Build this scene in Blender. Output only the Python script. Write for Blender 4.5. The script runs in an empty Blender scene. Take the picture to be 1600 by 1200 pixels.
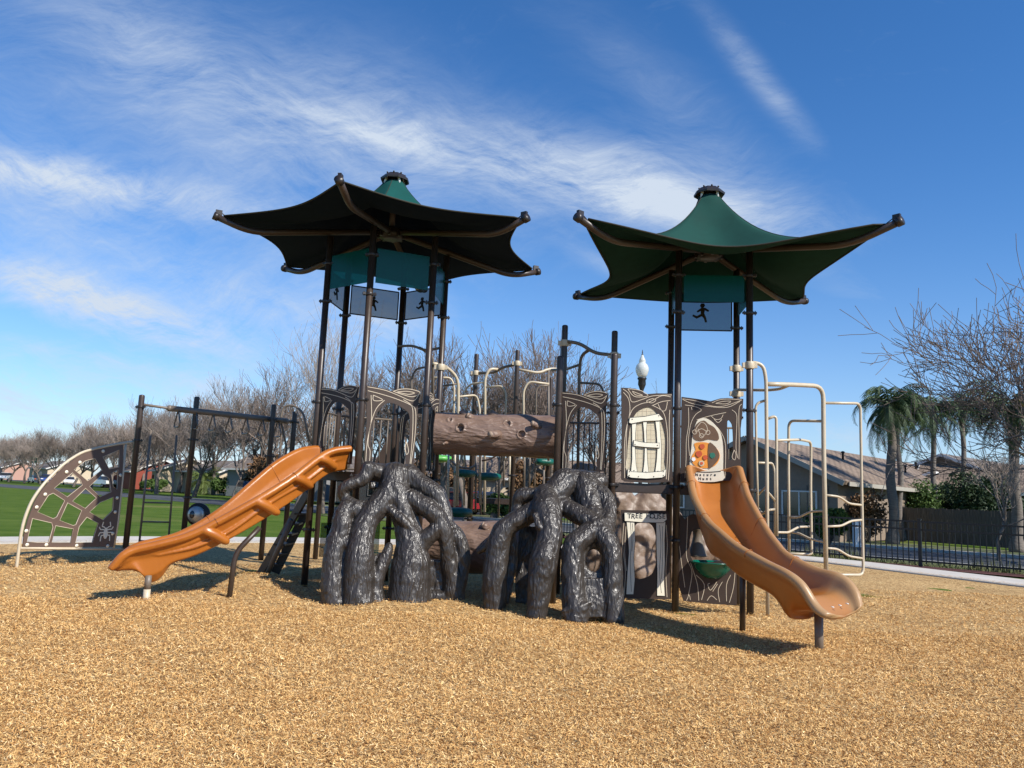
import bpy, bmesh, math, random
import numpy as np
from mathutils import Vector, Matrix
R = math.radians
random.seed(7); RNG = np.random.default_rng(7)
sc = bpy.context.scene
COL = sc.collection

# ------------------------------------------------------------ camera, sky, sun, exposure
FPX, PITCH, ROLL, CAMH = 1212.0, R(8.06), R(2.36), 1.6
cam = bpy.data.cameras.new('camera'); cam.sensor_width = 36; cam.lens = 36*FPX/1600
cam.clip_end = 5000; cam.clip_start = .05
camo = bpy.data.objects.new('camera', cam); COL.objects.link(camo); sc.camera = camo
CM = Matrix.Rotation(math.pi/2+PITCH, 4, 'X') @ Matrix.Rotation(ROLL, 4, 'Z')
CM.translation = (0, 0, CAMH); camo.matrix_world = CM
CR = CM.to_3x3()

SUN_DIR = Vector((.95, -.77, 1.0)).normalized()      # towards the sun
sun = bpy.data.lights.new('sun', 'SUN'); sun.energy = 5.0; sun.angle = R(.5); sun.color = (1, .95, .87)
suno = bpy.data.objects.new('sun', sun); COL.objects.link(suno)
suno.rotation_euler = SUN_DIR.to_track_quat('Z', 'Y').to_euler()
sc.view_settings.view_transform = 'Standard'; sc.view_settings.look = 'None'
sc.view_settings.exposure = 0.42; sc.view_settings.gamma = 1
sc.cycles.max_bounces = 6; sc.cycles.transparent_max_bounces = 12
sc.cycles.use_denoising = True

def P(u, v, Y):            # the point at distance Y seen at photo pixel (u, v)
    d = CR @ Vector(((u-800)/FPX, -(v-600)/FPX, -1)); return d*(Y/d.y) + Vector((0, 0, CAMH))
def G(u, v, z=0.):         # ... on the ground
    d = CR @ Vector(((u-800)/FPX, -(v-600)/FPX, -1)); return d*((z-CAMH)/d.z) + Vector((0, 0, CAMH))
def onplane(u, v, A, B):   # distance along and height on the upright plane through A, B
    d = CR @ Vector(((u-800)/FPX, -(v-600)/FPX, -1)); A = Vector(A[:2]); B = Vector(B[:2]); e = (B-A).normalized()
    n = Vector((e.y, -e.x)); t = (n@A)/(n.x*d.x+n.y*d.y); p = d*t
    return ((p.xy-A)@e, p.z+CAMH)

# ------------------------------------------------------------ node helpers and sky
def nt_new(nt, t, **k):
    n = nt.nodes.new(t)
    for a, b in k.items():
        if a == 'op': n.operation = b
        else: setattr(n, a, b)
    return n
def mathn(nt, op, a, b=None, c=None, clamp=False):
    n = nt.nodes.new('ShaderNodeMath'); n.operation = op; n.use_clamp = clamp
    for i, x in enumerate((a, b, c)):
        if x is None: continue
        if isinstance(x, (int, float)): n.inputs[i].default_value = x
        else: nt.links.new(x, n.inputs[i])
    return n.outputs[0]

w = bpy.data.worlds.new('World'); sc.world = w; w.use_nodes = True
nt = w.node_tree; nt.nodes.clear(); L = nt.links.new
sky = nt_new(nt, 'ShaderNodeTexSky', sky_type='NISHITA'); sky.sun_disc = False
sky.sun_elevation = math.asin(SUN_DIR.z); sky.sun_rotation = math.atan2(SUN_DIR.x, SUN_DIR.y)
sky.altitude = 0; sky.air_density = 1.0; sky.dust_density = .15; sky.ozone_density = 3.2
hs = nt_new(nt, 'ShaderNodeHueSaturation'); hs.inputs['Saturation'].default_value = 1.12; hs.inputs['Value'].default_value = 1.0
tnt = nt_new(nt, 'ShaderNodeMixRGB', blend_type='MULTIPLY'); tnt.inputs[0].default_value = 1; tnt.inputs[2].default_value = (.80, 1.0, 1.24, 1)
L(sky.outputs[0], tnt.inputs[1]); L(tnt.outputs[0], hs.inputs['Color'])
tc = nt_new(nt, 'ShaderNodeTexCoord'); sep = nt_new(nt, 'ShaderNodeSeparateXYZ'); L(tc.outputs['Generated'], sep.inputs[0])
X, Y, Z = sep.outputs
ys = mathn(nt, 'MAXIMUM', Y, .15)
U = mathn(nt, 'DIVIDE', X, ys); V = mathn(nt, 'DIVIDE', Z, ys)
comb = nt_new(nt, 'ShaderNodeCombineXYZ'); L(U, comb.inputs[0]); L(V, comb.inputs[1])
# slow warp of the cloud coordinates
nw = nt_new(nt, 'ShaderNodeTexNoise'); nw.inputs['Scale'].default_value = 3; nw.inputs['Detail'].default_value = 3; L(comb.outputs[0], nw.inputs['Vector'])
wsub = nt_new(nt, 'ShaderNodeVectorMath', op='SUBTRACT'); L(nw.outputs['Color'], wsub.inputs[0]); wsub.inputs[1].default_value = (.5, .5, .5)
wsc = nt_new(nt, 'ShaderNodeVectorMath', op='SCALE'); L(wsub.outputs[0], wsc.inputs[0]); wsc.inputs['Scale'].default_value = .24
wadd = nt_new(nt, 'ShaderNodeVectorMath', op='ADD'); L(comb.outputs[0], wadd.inputs[0]); L(wsc.outputs[0], wadd.inputs[1])
def streak(ang, sx, sy, det=8, rough=.62, seed=0):
    mp = nt_new(nt, 'ShaderNodeMapping'); mp.inputs['Rotation'].default_value = (0, 0, ang); mp.inputs['Location'].default_value = (seed, seed*.7, 0)
    mp2 = nt_new(nt, 'ShaderNodeMapping'); mp2.inputs['Scale'].default_value = (sx, sy, 1)
    L(wadd.outputs[0], mp.inputs[0]); L(mp.outputs[0], mp2.inputs[0])
    n = nt_new(nt, 'ShaderNodeTexNoise'); n.inputs['Scale'].default_value = 1; n.inputs['Detail'].default_value = det; n.inputs['Roughness'].default_value = rough
    L(mp2.outputs[0], n.inputs['Vector']); return n.outputs[0]
s1 = streak(R(16), 3.2, 12, rough=.74, det=12, seed=3.1); s2 = streak(R(-14), 7, 24, rough=.76, det=12, seed=9.3); s3 = streak(R(-55+90), 6, 30, seed=5)
def blob(u, v, du, dv, ang_deg, amp):   # a patch of cirrus: photo pixel centre, half sizes, tilt
    d = CR @ Vector(((u-800)/FPX, -(v-600)/FPX, -1)); a, b = d.x/d.y, d.z/d.y
    ca, sa = math.cos(R(ang_deg)), math.sin(R(ang_deg))
    x = mathn(nt, 'SUBTRACT', U, a); y = mathn(nt, 'SUBTRACT', V, b)
    xr = mathn(nt, 'ADD', mathn(nt, 'MULTIPLY', x, ca*FPX/du), mathn(nt, 'MULTIPLY', y, -sa*FPX/du))
    yr = mathn(nt, 'ADD', mathn(nt, 'MULTIPLY', x, sa*FPX/dv), mathn(nt, 'MULTIPLY', y, ca*FPX/dv))
    q = mathn(nt, 'ADD', mathn(nt, 'MULTIPLY', xr, xr), mathn(nt, 'MULTIPLY', yr, yr))
    e = mathn(nt, 'POWER', 2.718, mathn(nt, 'MULTIPLY', q, -1.0))
    return mathn(nt, 'MULTIPLY', e, amp)
blobs = [(960, 275, 250, 62, 12, 1.25), (640, 225, 230, 38, 14, .75), (1060, 325, 200, 38, 5, 1.0), (600, 190, 170, 90, 35, .42), (130, 285, 240, 34, 8, 1.35),
         (170, 480, 240, 36, 15, 1.7), (60, 300, 160, 60, 20, .45), (400, 480, 160, 40, 20, .85), (600, 500, 110, 60, 10, .8), (300, 120, 330, 90, 30, .55), (1185, 120, 130, 22, 52, .62),
         (60, 630, 560, 80, 2, 1.2), (330, 210, 620, 190, 16, .34), (90, 400, 300, 110, 12, .38), (150, 560, 300, 14, 9, .45), (1400, 690, 350, 60, 0, .75), (420, 380, 200, 60, 42, .35), (1300, 440, 150, 30, 22, .2), (940, 410, 60, 14, 25, .35), (1060,170,260,60,40,.22)]
tot = None
for b in blobs:
    o = blob(*b); tot = o if tot is None else mathn(nt, 'ADD', tot, o)
ns = mathn(nt, 'ADD', mathn(nt, 'MULTIPLY', s1, .6), mathn(nt, 'MULTIPLY', s2, .4))
ns = mathn(nt, 'MULTIPLY', mathn(nt, 'SUBTRACT', ns, .36), 3.0, clamp=True)
big = mathn(nt, 'MULTIPLY', tot, mathn(nt, 'ADD', mathn(nt, 'MULTIPLY', ns, 1.1), .10))
gen = mathn(nt, 'MULTIPLY', mathn(nt, 'SUBTRACT', s2, .56), .3, clamp=True)
cl = mathn(nt, 'MULTIPLY', mathn(nt, 'ADD', big, gen), .86, clamp=True)
# pale band low over the horizon
zz = mathn(nt, 'MULTIPLY', mathn(nt, 'ABSOLUTE', V), -8.0)
hz = mathn(nt, 'MULTIPLY', mathn(nt, 'POWER', 2.718, zz), .74)
cl2 = mathn(nt, 'MAXIMUM', cl, hz)
mix = nt_new(nt, 'ShaderNodeMixRGB'); L(cl2, mix.inputs[0]); L(hs.outputs[0], mix.inputs[1]); mix.inputs[2].default_value = (4.8, 5.5, 6.5, 1)
bg = nt_new(nt, 'ShaderNodeBackground'); bg.inputs['Strength'].default_value = .10; L(mix.outputs[0], bg.inputs['Color'])
wo = nt_new(nt, 'ShaderNodeOutputWorld'); L(bg.outputs[0], wo.inputs['Surface'])

# ------------------------------------------------------------ materials
def mat(name, col, rough=.6, metal=0, var=.12, vscale=6, bump=0, bscale=40, spec=.5, col2=None, detail=4, stretch=None, coat=0, attr=None, transl=0, dist=0, grain=None):
    m = bpy.data.materials.new(name); m.use_nodes = True; t = m.node_tree; b = t.nodes['Principled BSDF']
    b.inputs['Roughness'].default_value = rough; b.inputs['Metallic'].default_value = metal
    b.inputs['Specular IOR Level'].default_value = spec
    if coat: b.inputs['Coat Weight'].default_value = coat; b.inputs['Coat Roughness'].default_value = .12
    c = t.nodes.new('ShaderNodeTexCoord'); src = c.outputs['Object']
    if stretch:
        mp = t.nodes.new('ShaderNodeMapping'); mp.inputs['Scale'].default_value = stretch; t.links.new(src, mp.inputs[0]); src = mp.outputs[0]
    n = t.nodes.new('ShaderNodeTexNoise'); n.inputs['Scale'].default_value = vscale; n.inputs['Detail'].default_value = detail; n.inputs['Roughness'].default_value = .6
    n.inputs['Distortion'].default_value = dist
    t.links.new(src, n.inputs['Vector'])
    r = t.nodes.new('ShaderNodeValToRGB'); r.color_ramp.elements[0].position = .3; r.color_ramp.elements[1].position = .7
    if col2 is None: a = [x*(1-var) for x in col]; bcol = [min(1, x*(1+var)) for x in col]
    else: a, bcol = col, col2
    r.color_ramp.elements[0].color = (*a, 1); r.color_ramp.elements[1].color = (*bcol, 1)
    t.links.new(n.outputs[0], r.inputs[0]); out = r.outputs[0]
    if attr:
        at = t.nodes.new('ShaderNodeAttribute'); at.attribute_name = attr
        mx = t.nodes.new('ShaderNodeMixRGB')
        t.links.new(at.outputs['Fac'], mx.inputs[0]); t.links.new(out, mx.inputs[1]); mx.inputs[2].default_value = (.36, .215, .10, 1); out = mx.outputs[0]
    t.links.new(out, b.inputs['Base Color'])
    if rough < .9:
        rr = t.nodes.new('ShaderNodeMapRange'); rr.inputs['To Min'].default_value = rough*.85; rr.inputs['To Max'].default_value = min(1, rough*1.2)
        t.links.new(n.outputs[0], rr.inputs[0]); t.links.new(rr.outputs[0], b.inputs['Roughness'])
    if bump:
        n2 = t.nodes.new('ShaderNodeTexNoise'); n2.inputs['Scale'].default_value = bscale; n2.inputs['Detail'].default_value = 5
        t.links.new(src, n2.inputs['Vector']); bp = t.nodes.new('ShaderNodeBump'); bp.inputs['Strength'].default_value = 1; bp.inputs['Distance'].default_value = bump
        t.links.new(n2.outputs[0], bp.inputs['Height']); t.links.new(bp.outputs[0], b.inputs['Normal'])
    if transl:
        tr = t.nodes.new('ShaderNodeBsdfTranslucent'); t.links.new(out, tr.inputs[0]); ms = t.nodes.new('ShaderNodeMixShader'); ms.inputs[0].default_value = transl
        t.links.new(b.outputs[0], ms.inputs[1]); t.links.new(tr.outputs[0], ms.inputs[2]); t.links.new(ms.outputs[0], t.nodes['Material Output'].inputs[0])
    return m

def bark_mat(name, c1, c2, rough, scale=9, dist=.02, coat=0, stretch=(1, 1, .35)):
    m = mat(name, c1, rough, col2=c2, vscale=5, coat=coat, var=.1)
    t = m.node_tree; b = t.nodes['Principled BSDF']
    c = t.nodes.new('ShaderNodeTexCoord'); mp = t.nodes.new('ShaderNodeMapping'); mp.inputs['Scale'].default_value = stretch
    n = t.nodes.new('ShaderNodeTexNoise'); n.inputs['Scale'].default_value = 4; n.inputs['Detail'].default_value = 2
    t.links.new(c.outputs['Object'], mp.inputs[0]); t.links.new(mp.outputs[0], n.inputs['Vector'])
    ad = t.nodes.new('ShaderNodeMixRGB'); ad.blend_type = 'ADD'; ad.inputs[0].default_value = .35
    t.links.new(mp.outputs[0], ad.inputs[1]); t.links.new(n.outputs['Color'], ad.inputs[2])
    vo = t.nodes.new('ShaderNodeTexVoronoi'); vo.feature = 'SMOOTH_F1'; vo.inputs['Scale'].default_value = scale*2; vo.inputs['Smoothness'].default_value = .35
    t.links.new(ad.outputs[0], vo.inputs['Vector'])
    nf = t.nodes.new('ShaderNodeTexNoise'); nf.inputs['Scale'].default_value = scale*2.5; nf.inputs['Detail'].default_value = 3; nf.inputs['Distortion'].default_value = 1.2
    t.links.new(mp.outputs[0], nf.inputs['Vector'])
    s = t.nodes.new('ShaderNodeMath'); s.operation = 'ADD'; t.links.new(vo.outputs['Distance'], s.inputs[0]); t.links.new(nf.outputs[0], s.inputs[1])
    bp = t.nodes.new('ShaderNodeBump'); bp.inputs['Distance'].default_value = dist; bp.inputs['Strength'].default_value = 1
    t.links.new(s.outputs[0], bp.inputs['Height']); t.links.new(bp.outputs[0], b.inputs['Normal'])
    if coat: t.links.new(bp.outputs[0], b.inputs['Coat Normal'])
    return m

M = {}
M['post'] = mat('brown_powder_coat', (.042, .028, .021), .38, var=.10, vscale=14, bump=.0006, bscale=300)
M['postdark'] = mat('dark_clamp_coat', (.022, .016, .013), .4)
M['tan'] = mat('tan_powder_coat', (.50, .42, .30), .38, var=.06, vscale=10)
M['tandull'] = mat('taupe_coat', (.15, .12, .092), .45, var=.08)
M['cream'] = mat('cream_plastic', (.74, .69, .55), .5, var=.05, vscale=8)
M['panel'] = mat('brown_plastic_sheet', (.045, .029, .0215), .55, spec=.35, var=.10, vscale=5, bump=.0004, bscale=220)
M['webpanel'] = mat('web_plastic_sheet', (.11, .072, .055), .5, var=.06)
M['groove'] = mat('routed_cream_line', (.55, .46, .34), .55, var=.05)
M['black'] = mat('black_marking', (.012, .012, .012), .5)
M['mesh_tan'] = mat('tan_woven_sheet', (.52, .45, .31), .6, var=.05)
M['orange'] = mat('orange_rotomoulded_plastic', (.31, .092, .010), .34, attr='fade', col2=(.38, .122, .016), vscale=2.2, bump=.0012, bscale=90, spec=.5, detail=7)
M['root'] = bark_mat('glossy_root_plastic', (.026, .021, .0175), (.038, .031, .026), .40, scale=9.5, dist=.015, coat=.12, stretch=(1, 1, .32))
M['log'] = bark_mat('log_plastic', (.15, .094, .068), (.21, .138, .102), .42, scale=6, dist=.02, stretch=(.35, 1, 1))
M['logend'] = mat('sawn_stub_face', (.38, .28, .20), .5)
M['rock'] = mat('rock_plastic', (.16, .11, .08), .5, col2=(.25, .18, .135), vscale=3, bump=.01, bscale=12)
M['teal'] = mat('green_bowl_plastic', (.0, .11, .072), .25, var=.08)
M['podgreen'] = mat('green_pod_plastic', (.0, .085, .06), .4, var=.15, bump=.006, bscale=30)
M['lime'] = mat('lime_plastic', (.08, .34, .06), .4)
M['fabric'] = mat('green_shade_cloth', (.012, .055, .045), .85, var=.12, vscale=3, bump=.0005, bscale=260, spec=.15, transl=.10)
M['fabricdark'] = mat('dark_shade_cloth', (.006, .060, .052), .85, var=.12, vscale=3, bump=.0005, bscale=260, spec=.15, transl=.012)
M['undershade'] = mat('navy_painted_shade_underside', (.004, .010, .022), .9, var=.1, spec=.1)  # shade beneath the left canopy, put into the colour of its inner skin
M['undershade2'] = mat('green_painted_shade_underside', (.008, .036, .030), .9, var=.1, spec=.1)  # shade beneath the right canopy, painted as a darker green
M['hem'] = mat('olive_hem', (.02, .02, .013), .8)
M['steel'] = mat('galvanised_steel', (.45, .44, .40), .35, metal=.6)
M['orangeart'] = mat('orange_art', (.72, .27, .03), .5); M['redart'] = mat('red_art', (.50, .08, .02), .5); M['greenart'] = mat('green_art', (.02, .14, .09), .5); M['brownart'] = mat('brown_art', (.13, .07, .035), .5)
M['artcream'] = mat('pale_art_board', (.66, .60, .47), .5, var=.05)
M['white'] = mat('white_plastic', (.75, .75, .72), .4, var=.03)
M['blackfence'] = mat('black_fence_coat', (.012, .012, .013), .45)
M['lampblack'] = mat('black_lamp_iron', (.02, .02, .02), .4)
M['conc'] = mat('path_concrete', (.50, .46, .40), .85, var=.10, vscale=1.3, bump=.003, bscale=60, detail=9)
M['kerb'] = mat('kerb_concrete', (.40, .385, .35), .9, var=.12, vscale=2)
M['asph'] = mat('asphalt', (.055, .058, .065), .9, var=.18, vscale=1.2, bump=.004, bscale=80, detail=9)
M['mulch'] = mat('red_mulch', (.055, .018, .014), .95, col2=(.13, .04, .03), vscale=14, bump=.04, bscale=30, detail=6)
M['woodfence'] = mat('weathered_boards', (.075, .062, .052), .9, col2=(.13, .11, .095), vscale=3, stretch=(6, 6, .6))
M['wall'] = mat('grey_brown_stucco', (.23, .175, .13), .9, var=.08, bump=.004, bscale=50)
M['walldk'] = mat('dark_siding', (.10, .085, .075), .9, var=.08)
M['creamwall'] = mat('cream_stucco', (.52, .42, .29), .9, var=.06)
M['pinkwall'] = mat('salmon_stucco', (.42, .25, .19), .9, var=.06)
M['greywall'] = mat('grey_stucco', (.21, .21, .21), .9, var=.06)
M['redtrim'] = mat('red_shutter', (.22, .04, .02), .7)
M['housetrim'] = mat('beige_trim', (.34, .31, .26), .6, var=.04)
M['whitetrim'] = mat('white_trim', (.62, .60, .56), .6, var=.04)
M['glass'] = mat('dark_window_glass', (.02, .024, .03), .08, spec=.8)
def roofmat(name, c1, c2):
    m = mat(name, c1, .85, col2=c2, vscale=1.6, detail=8)
    t = m.node_tree; b = t.nodes['Principled BSDF']; c = t.nodes.new('ShaderNodeTexCoord')
    br = t.nodes.new('ShaderNodeTexBrick'); br.inputs['Scale'].default_value = 1; br.inputs['Brick Width'].default_value = .33; br.inputs['Row Height'].default_value = .34; br.inputs['Mortar Size'].default_value = .035
    t.links.new(c.outputs['UV'], br.inputs['Vector'])
    old = b.inputs['Base Color'].links[0].from_socket
    br.inputs['Color1'].default_value = (1, 1, 1, 1); br.inputs['Color2'].default_value = (.78, .76, .74, 1); br.inputs['Mortar'].default_value = (.42, .40, .38, 1)
    mx = t.nodes.new('ShaderNodeMixRGB'); mx.blend_type = 'MULTIPLY'; mx.inputs[0].default_value = 1
    t.links.new(old, mx.inputs[1]); t.links.new(br.outputs['Color'], mx.inputs[2]); t.links.new(mx.outputs[0], b.inputs['Base Color'])
    return m
M['roof'] = roofmat('brown_concrete_tiles', (.20, .145, .105), (.30, .225, .165))
M['roofgrey'] = roofmat('grey_brown_tiles', (.17, .14, .12), (.25, .21, .18))
M['bark'] = mat('grey_brown_bark', (.10, .078, .062), .95, col2=(.19, .155, .125), vscale=5, bump=.01, bscale=25)
M['twig'] = mat('reddish_twigs', (.19, .145, .12), .9, col2=(.35, .29, .245), vscale=1.0)
M['twig2'] = mat('pale_twigs', (.22, .17, .13), .9, col2=(.38, .31, .25), vscale=1.0)
M['twigmid'] = mat('brown_grey_twigs', (.11, .080, .064), .9, col2=(.25, .19, .155), vscale=1.0)
M['lichen'] = mat('lichen_bark', (.13, .10, .06), .95, col2=(.34, .22, .05), vscale=2.2)
M['palmtrunk'] = mat('palm_trunk_bark', (.12, .10, .085), .95, col2=(.21, .18, .155), vscale=4, stretch=(1, 1, 5), bump=.02, bscale=9)
M['frond'] = mat('palm_frond', (.028, .055, .018), .65, col2=(.075, .12, .04), vscale=1.3, transl=.15)
M['frondyellow'] = mat('fan_palm_frond', (.07, .11, .02), .65, col2=(.16, .20, .05), vscale=1.3, transl=.15)  # yellower green for the short palm on the left
M['leafdk'] = mat('dark_leaves', (.012, .028, .008), .7, col2=(.035, .065, .018), vscale=2, transl=.1)
M['leafmid'] = mat('mid_leaves', (.035, .07, .012), .7, col2=(.10, .16, .03), vscale=2, transl=.15)
M['leafbrown'] = mat('dry_brown_leaves', (.10, .05, .02), .8, col2=(.20, .11, .05), vscale=2)
M['grass'] = mat('lawn_turf', (.045, .090, .010), .95, col2=(.105, .150, .028), spec=.05, vscale=.7, detail=12, bump=.03, bscale=25)
M['verge'] = mat('verge_grass', (.05, .085, .02), .95, col2=(.17, .16, .07), vscale=.8, detail=8, bump=.03, bscale=20)
M['tyre'] = mat('tyre_rubber', (.012, .012, .012), .8); M['rim'] = mat('alloy_rim', (.35, .35, .36), .3, metal=.8)

t = M['grass'].node_tree; b = t.nodes['Principled BSDF']; old = b.inputs['Base Color'].links[0].from_socket; tcx = t.nodes.new('ShaderNodeTexCoord')
nz = t.nodes.new('ShaderNodeTexNoise'); nz.inputs['Scale'].default_value = .075; nz.inputs['Detail'].default_value = 6; t.links.new(tcx.outputs['Object'], nz.inputs['Vector'])
rz_ = t.nodes.new('ShaderNodeValToRGB'); rz_.color_ramp.elements[0].position = .60; rz_.color_ramp.elements[0].color = (0, 0, 0, 1); rz_.color_ramp.elements[1].position = .74; rz_.color_ramp.elements[1].color = (.8, .8, .8, 1); t.links.new(nz.outputs[0], rz_.inputs[0])
mxg = t.nodes.new('ShaderNodeMixRGB'); mxg.inputs[2].default_value = (.22, .19, .08, 1); t.links.new(rz_.outputs[0], mxg.inputs[0]); t.links.new(old, mxg.inputs[1]); t.links.new(mxg.outputs[0], b.inputs['Base Color'])
# perforated sheet: part see-through, real small holes read as a tint at this size
def perf(name, col, open_, sc_=26):
    m = bpy.data.materials.new(name); m.use_nodes = True; t = m.node_tree; b = t.nodes['Principled BSDF']
    b.inputs['Base Color'].default_value = (*col, 1); b.inputs['Roughness'].default_value = .8; b.inputs['Specular IOR Level'].default_value = 0
    tr = t.nodes.new('ShaderNodeBsdfTransparent'); ms = t.nodes.new('ShaderNodeMixShader'); ms.inputs[0].default_value = open_
    t.links.new(b.outputs[0], ms.inputs[1]); t.links.new(tr.outputs[0], ms.inputs[2]); t.links.new(ms.outputs[0], t.nodes['Material Output'].inputs[0]); return m
def tintglass(name, col, fac):
    m = bpy.data.materials.new(name); m.use_nodes = True; t = m.node_tree; b = t.nodes['Principled BSDF']
    b.inputs['Base Color'].default_value = (*col, 1); b.inputs['Roughness'].default_value = .25
    tr = t.nodes.new('ShaderNodeBsdfTransparent'); tr.inputs[0].default_value = (.05, .42, .36, 1); ms = t.nodes.new('ShaderNodeMixShader'); ms.inputs[0].default_value = fac
    t.links.new(b.outputs[0], ms.inputs[1]); t.links.new(tr.outputs[0], ms.inputs[2]); t.links.new(ms.outputs[0], t.nodes['Material Output'].inputs[0]); return m
M['perfblue'] = perf('perforated_dark_sheet', (.002, .03, .035), .48)
M['perfgrey'] = perf('perforated_brown_sheet', (.002, .03, .03), .48)
M['tealglass'] = tintglass('teal_translucent_sheet', (.0, .10, .075), .45)

# wood chips ground
def chips_mat():
    m = bpy.data.materials.new('wood_chips'); m.use_nodes = True; t = m.node_tree; b = t.nodes['Principled BSDF']; b.inputs['Roughness'].default_value = .9; b.inputs['Specular IOR Level'].default_value = .2
    c = t.nodes.new('ShaderNodeTexCoord')
    n = t.nodes.new('ShaderNodeTexNoise'); n.inputs['Scale'].default_value = 9; n.inputs['Detail'].default_value = 3; t.links.new(c.outputs['Object'], n.inputs['Vector'])
    ad = t.nodes.new('ShaderNodeMixRGB'); ad.blend_type = 'ADD'; ad.inputs[0].default_value = .22; t.links.new(c.outputs['Object'], ad.inputs[1]); t.links.new(n.outputs['Color'], ad.inputs[2])
    outs = []
    for rot, sx, sy in ((.4, 26, 75), (-.9, 75, 30)):
        mp = t.nodes.new('ShaderNodeMapping'); mp.inputs['Rotation'].default_value = (0, 0, rot); mp2 = t.nodes.new('ShaderNodeMapping'); mp2.inputs['Scale'].default_value = (sx, sy, 10)
        t.links.new(ad.outputs[0], mp.inputs[0]); t.links.new(mp.outputs[0], mp2.inputs[0])
        v = t.nodes.new('ShaderNodeTexVoronoi'); v.inputs['Scale'].default_value = 1; t.links.new(mp2.outputs[0], v.inputs['Vector']); outs.append(v)
    sel = t.nodes.new('ShaderNodeTexNoise'); sel.inputs['Scale'].default_value = 20; t.links.new(c.outputs['Object'], sel.inputs['Vector'])
    st = t.nodes.new('ShaderNodeMath'); st.operation = 'GREATER_THAN'; st.inputs[1].default_value = .5; t.links.new(sel.outputs[0], st.inputs[0])
    mx = t.nodes.new('ShaderNodeMixRGB'); t.links.new(st.outputs[0], mx.inputs[0]); t.links.new(outs[0].outputs['Color'], mx.inputs[1]); t.links.new(outs[1].outputs['Color'], mx.inputs[2])
    bw = t.nodes.new('ShaderNodeRGBToBW'); t.links.new(mx.outputs[0], bw.inputs[0])
    r = t.nodes.new('ShaderNodeValToRGB'); e = r.color_ramp.elements; e[0].position = .12; e[0].color = (.13, .06, .02, 1); e[1].position = .85; e[1].color = (.80, .58, .28, 1)
    x = e.new(.45); x.color = (.52, .31, .12, 1); t.links.new(bw.outputs[0], r.inputs[0])
    n3 = t.nodes.new('ShaderNodeTexNoise'); n3.inputs['Scale'].default_value = .7; n3.inputs['Detail'].default_value = 8; n3.inputs['Roughness'].default_value = .65; t.links.new(c.outputs['Object'], n3.inputs['Vector'])
    r3 = t.nodes.new('ShaderNodeValToRGB'); r3.color_ramp.elements[0].position = .3; r3.color_ramp.elements[0].color = (.78, .74, .70, 1); r3.color_ramp.elements[1].position = .7; r3.color_ramp.elements[1].color = (1.0, 1.0, 1.0, 1); t.links.new(n3.outputs[0], r3.inputs[0])
    m2 = t.nodes.new('ShaderNodeMixRGB'); m2.blend_type = 'MULTIPLY'; m2.inputs[0].default_value = 1; t.links.new(r.outputs[0], m2.inputs[1]); t.links.new(r3.outputs[0], m2.inputs[2]); t.links.new(m2.outputs[0], b.inputs['Base Color'])
    bp = t.nodes.new('ShaderNodeBump'); bp.inputs['Distance'].default_value = .018; t.links.new(bw.outputs[0], bp.inputs['Height']); t.links.new(bp.outputs[0], b.inputs['Normal'])
    return m
M['chips'] = chips_mat()
def loosechip():
    m = bpy.data.materials.new('loose_chips'); m.use_nodes = True; t = m.node_tree; b = t.nodes['Principled BSDF']; b.inputs['Roughness'].default_value = .85; b.inputs['Specular IOR Level'].default_value = .25
    at = t.nodes.new('ShaderNodeAttribute'); at.attribute_name = 'tint'; r = t.nodes.new('ShaderNodeValToRGB'); e = r.color_ramp.elements
    e[0].position = 0; e[0].color = (.19, .080, .026, 1); e[1].position = 1; e[1].color = (.90, .68, .37, 1)
    for p, c in ((.25, (.41, .205, .066)), (.55, (.60, .35, .125)), (.85, (.74, .485, .195))): x = e.new(p); x.color = (*c, 1)
    t.links.new(at.outputs['Fac'], r.inputs[0]); t.links.new(r.outputs[0], b.inputs['Base Color']); return m
M['loose'] = loosechip()

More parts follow.
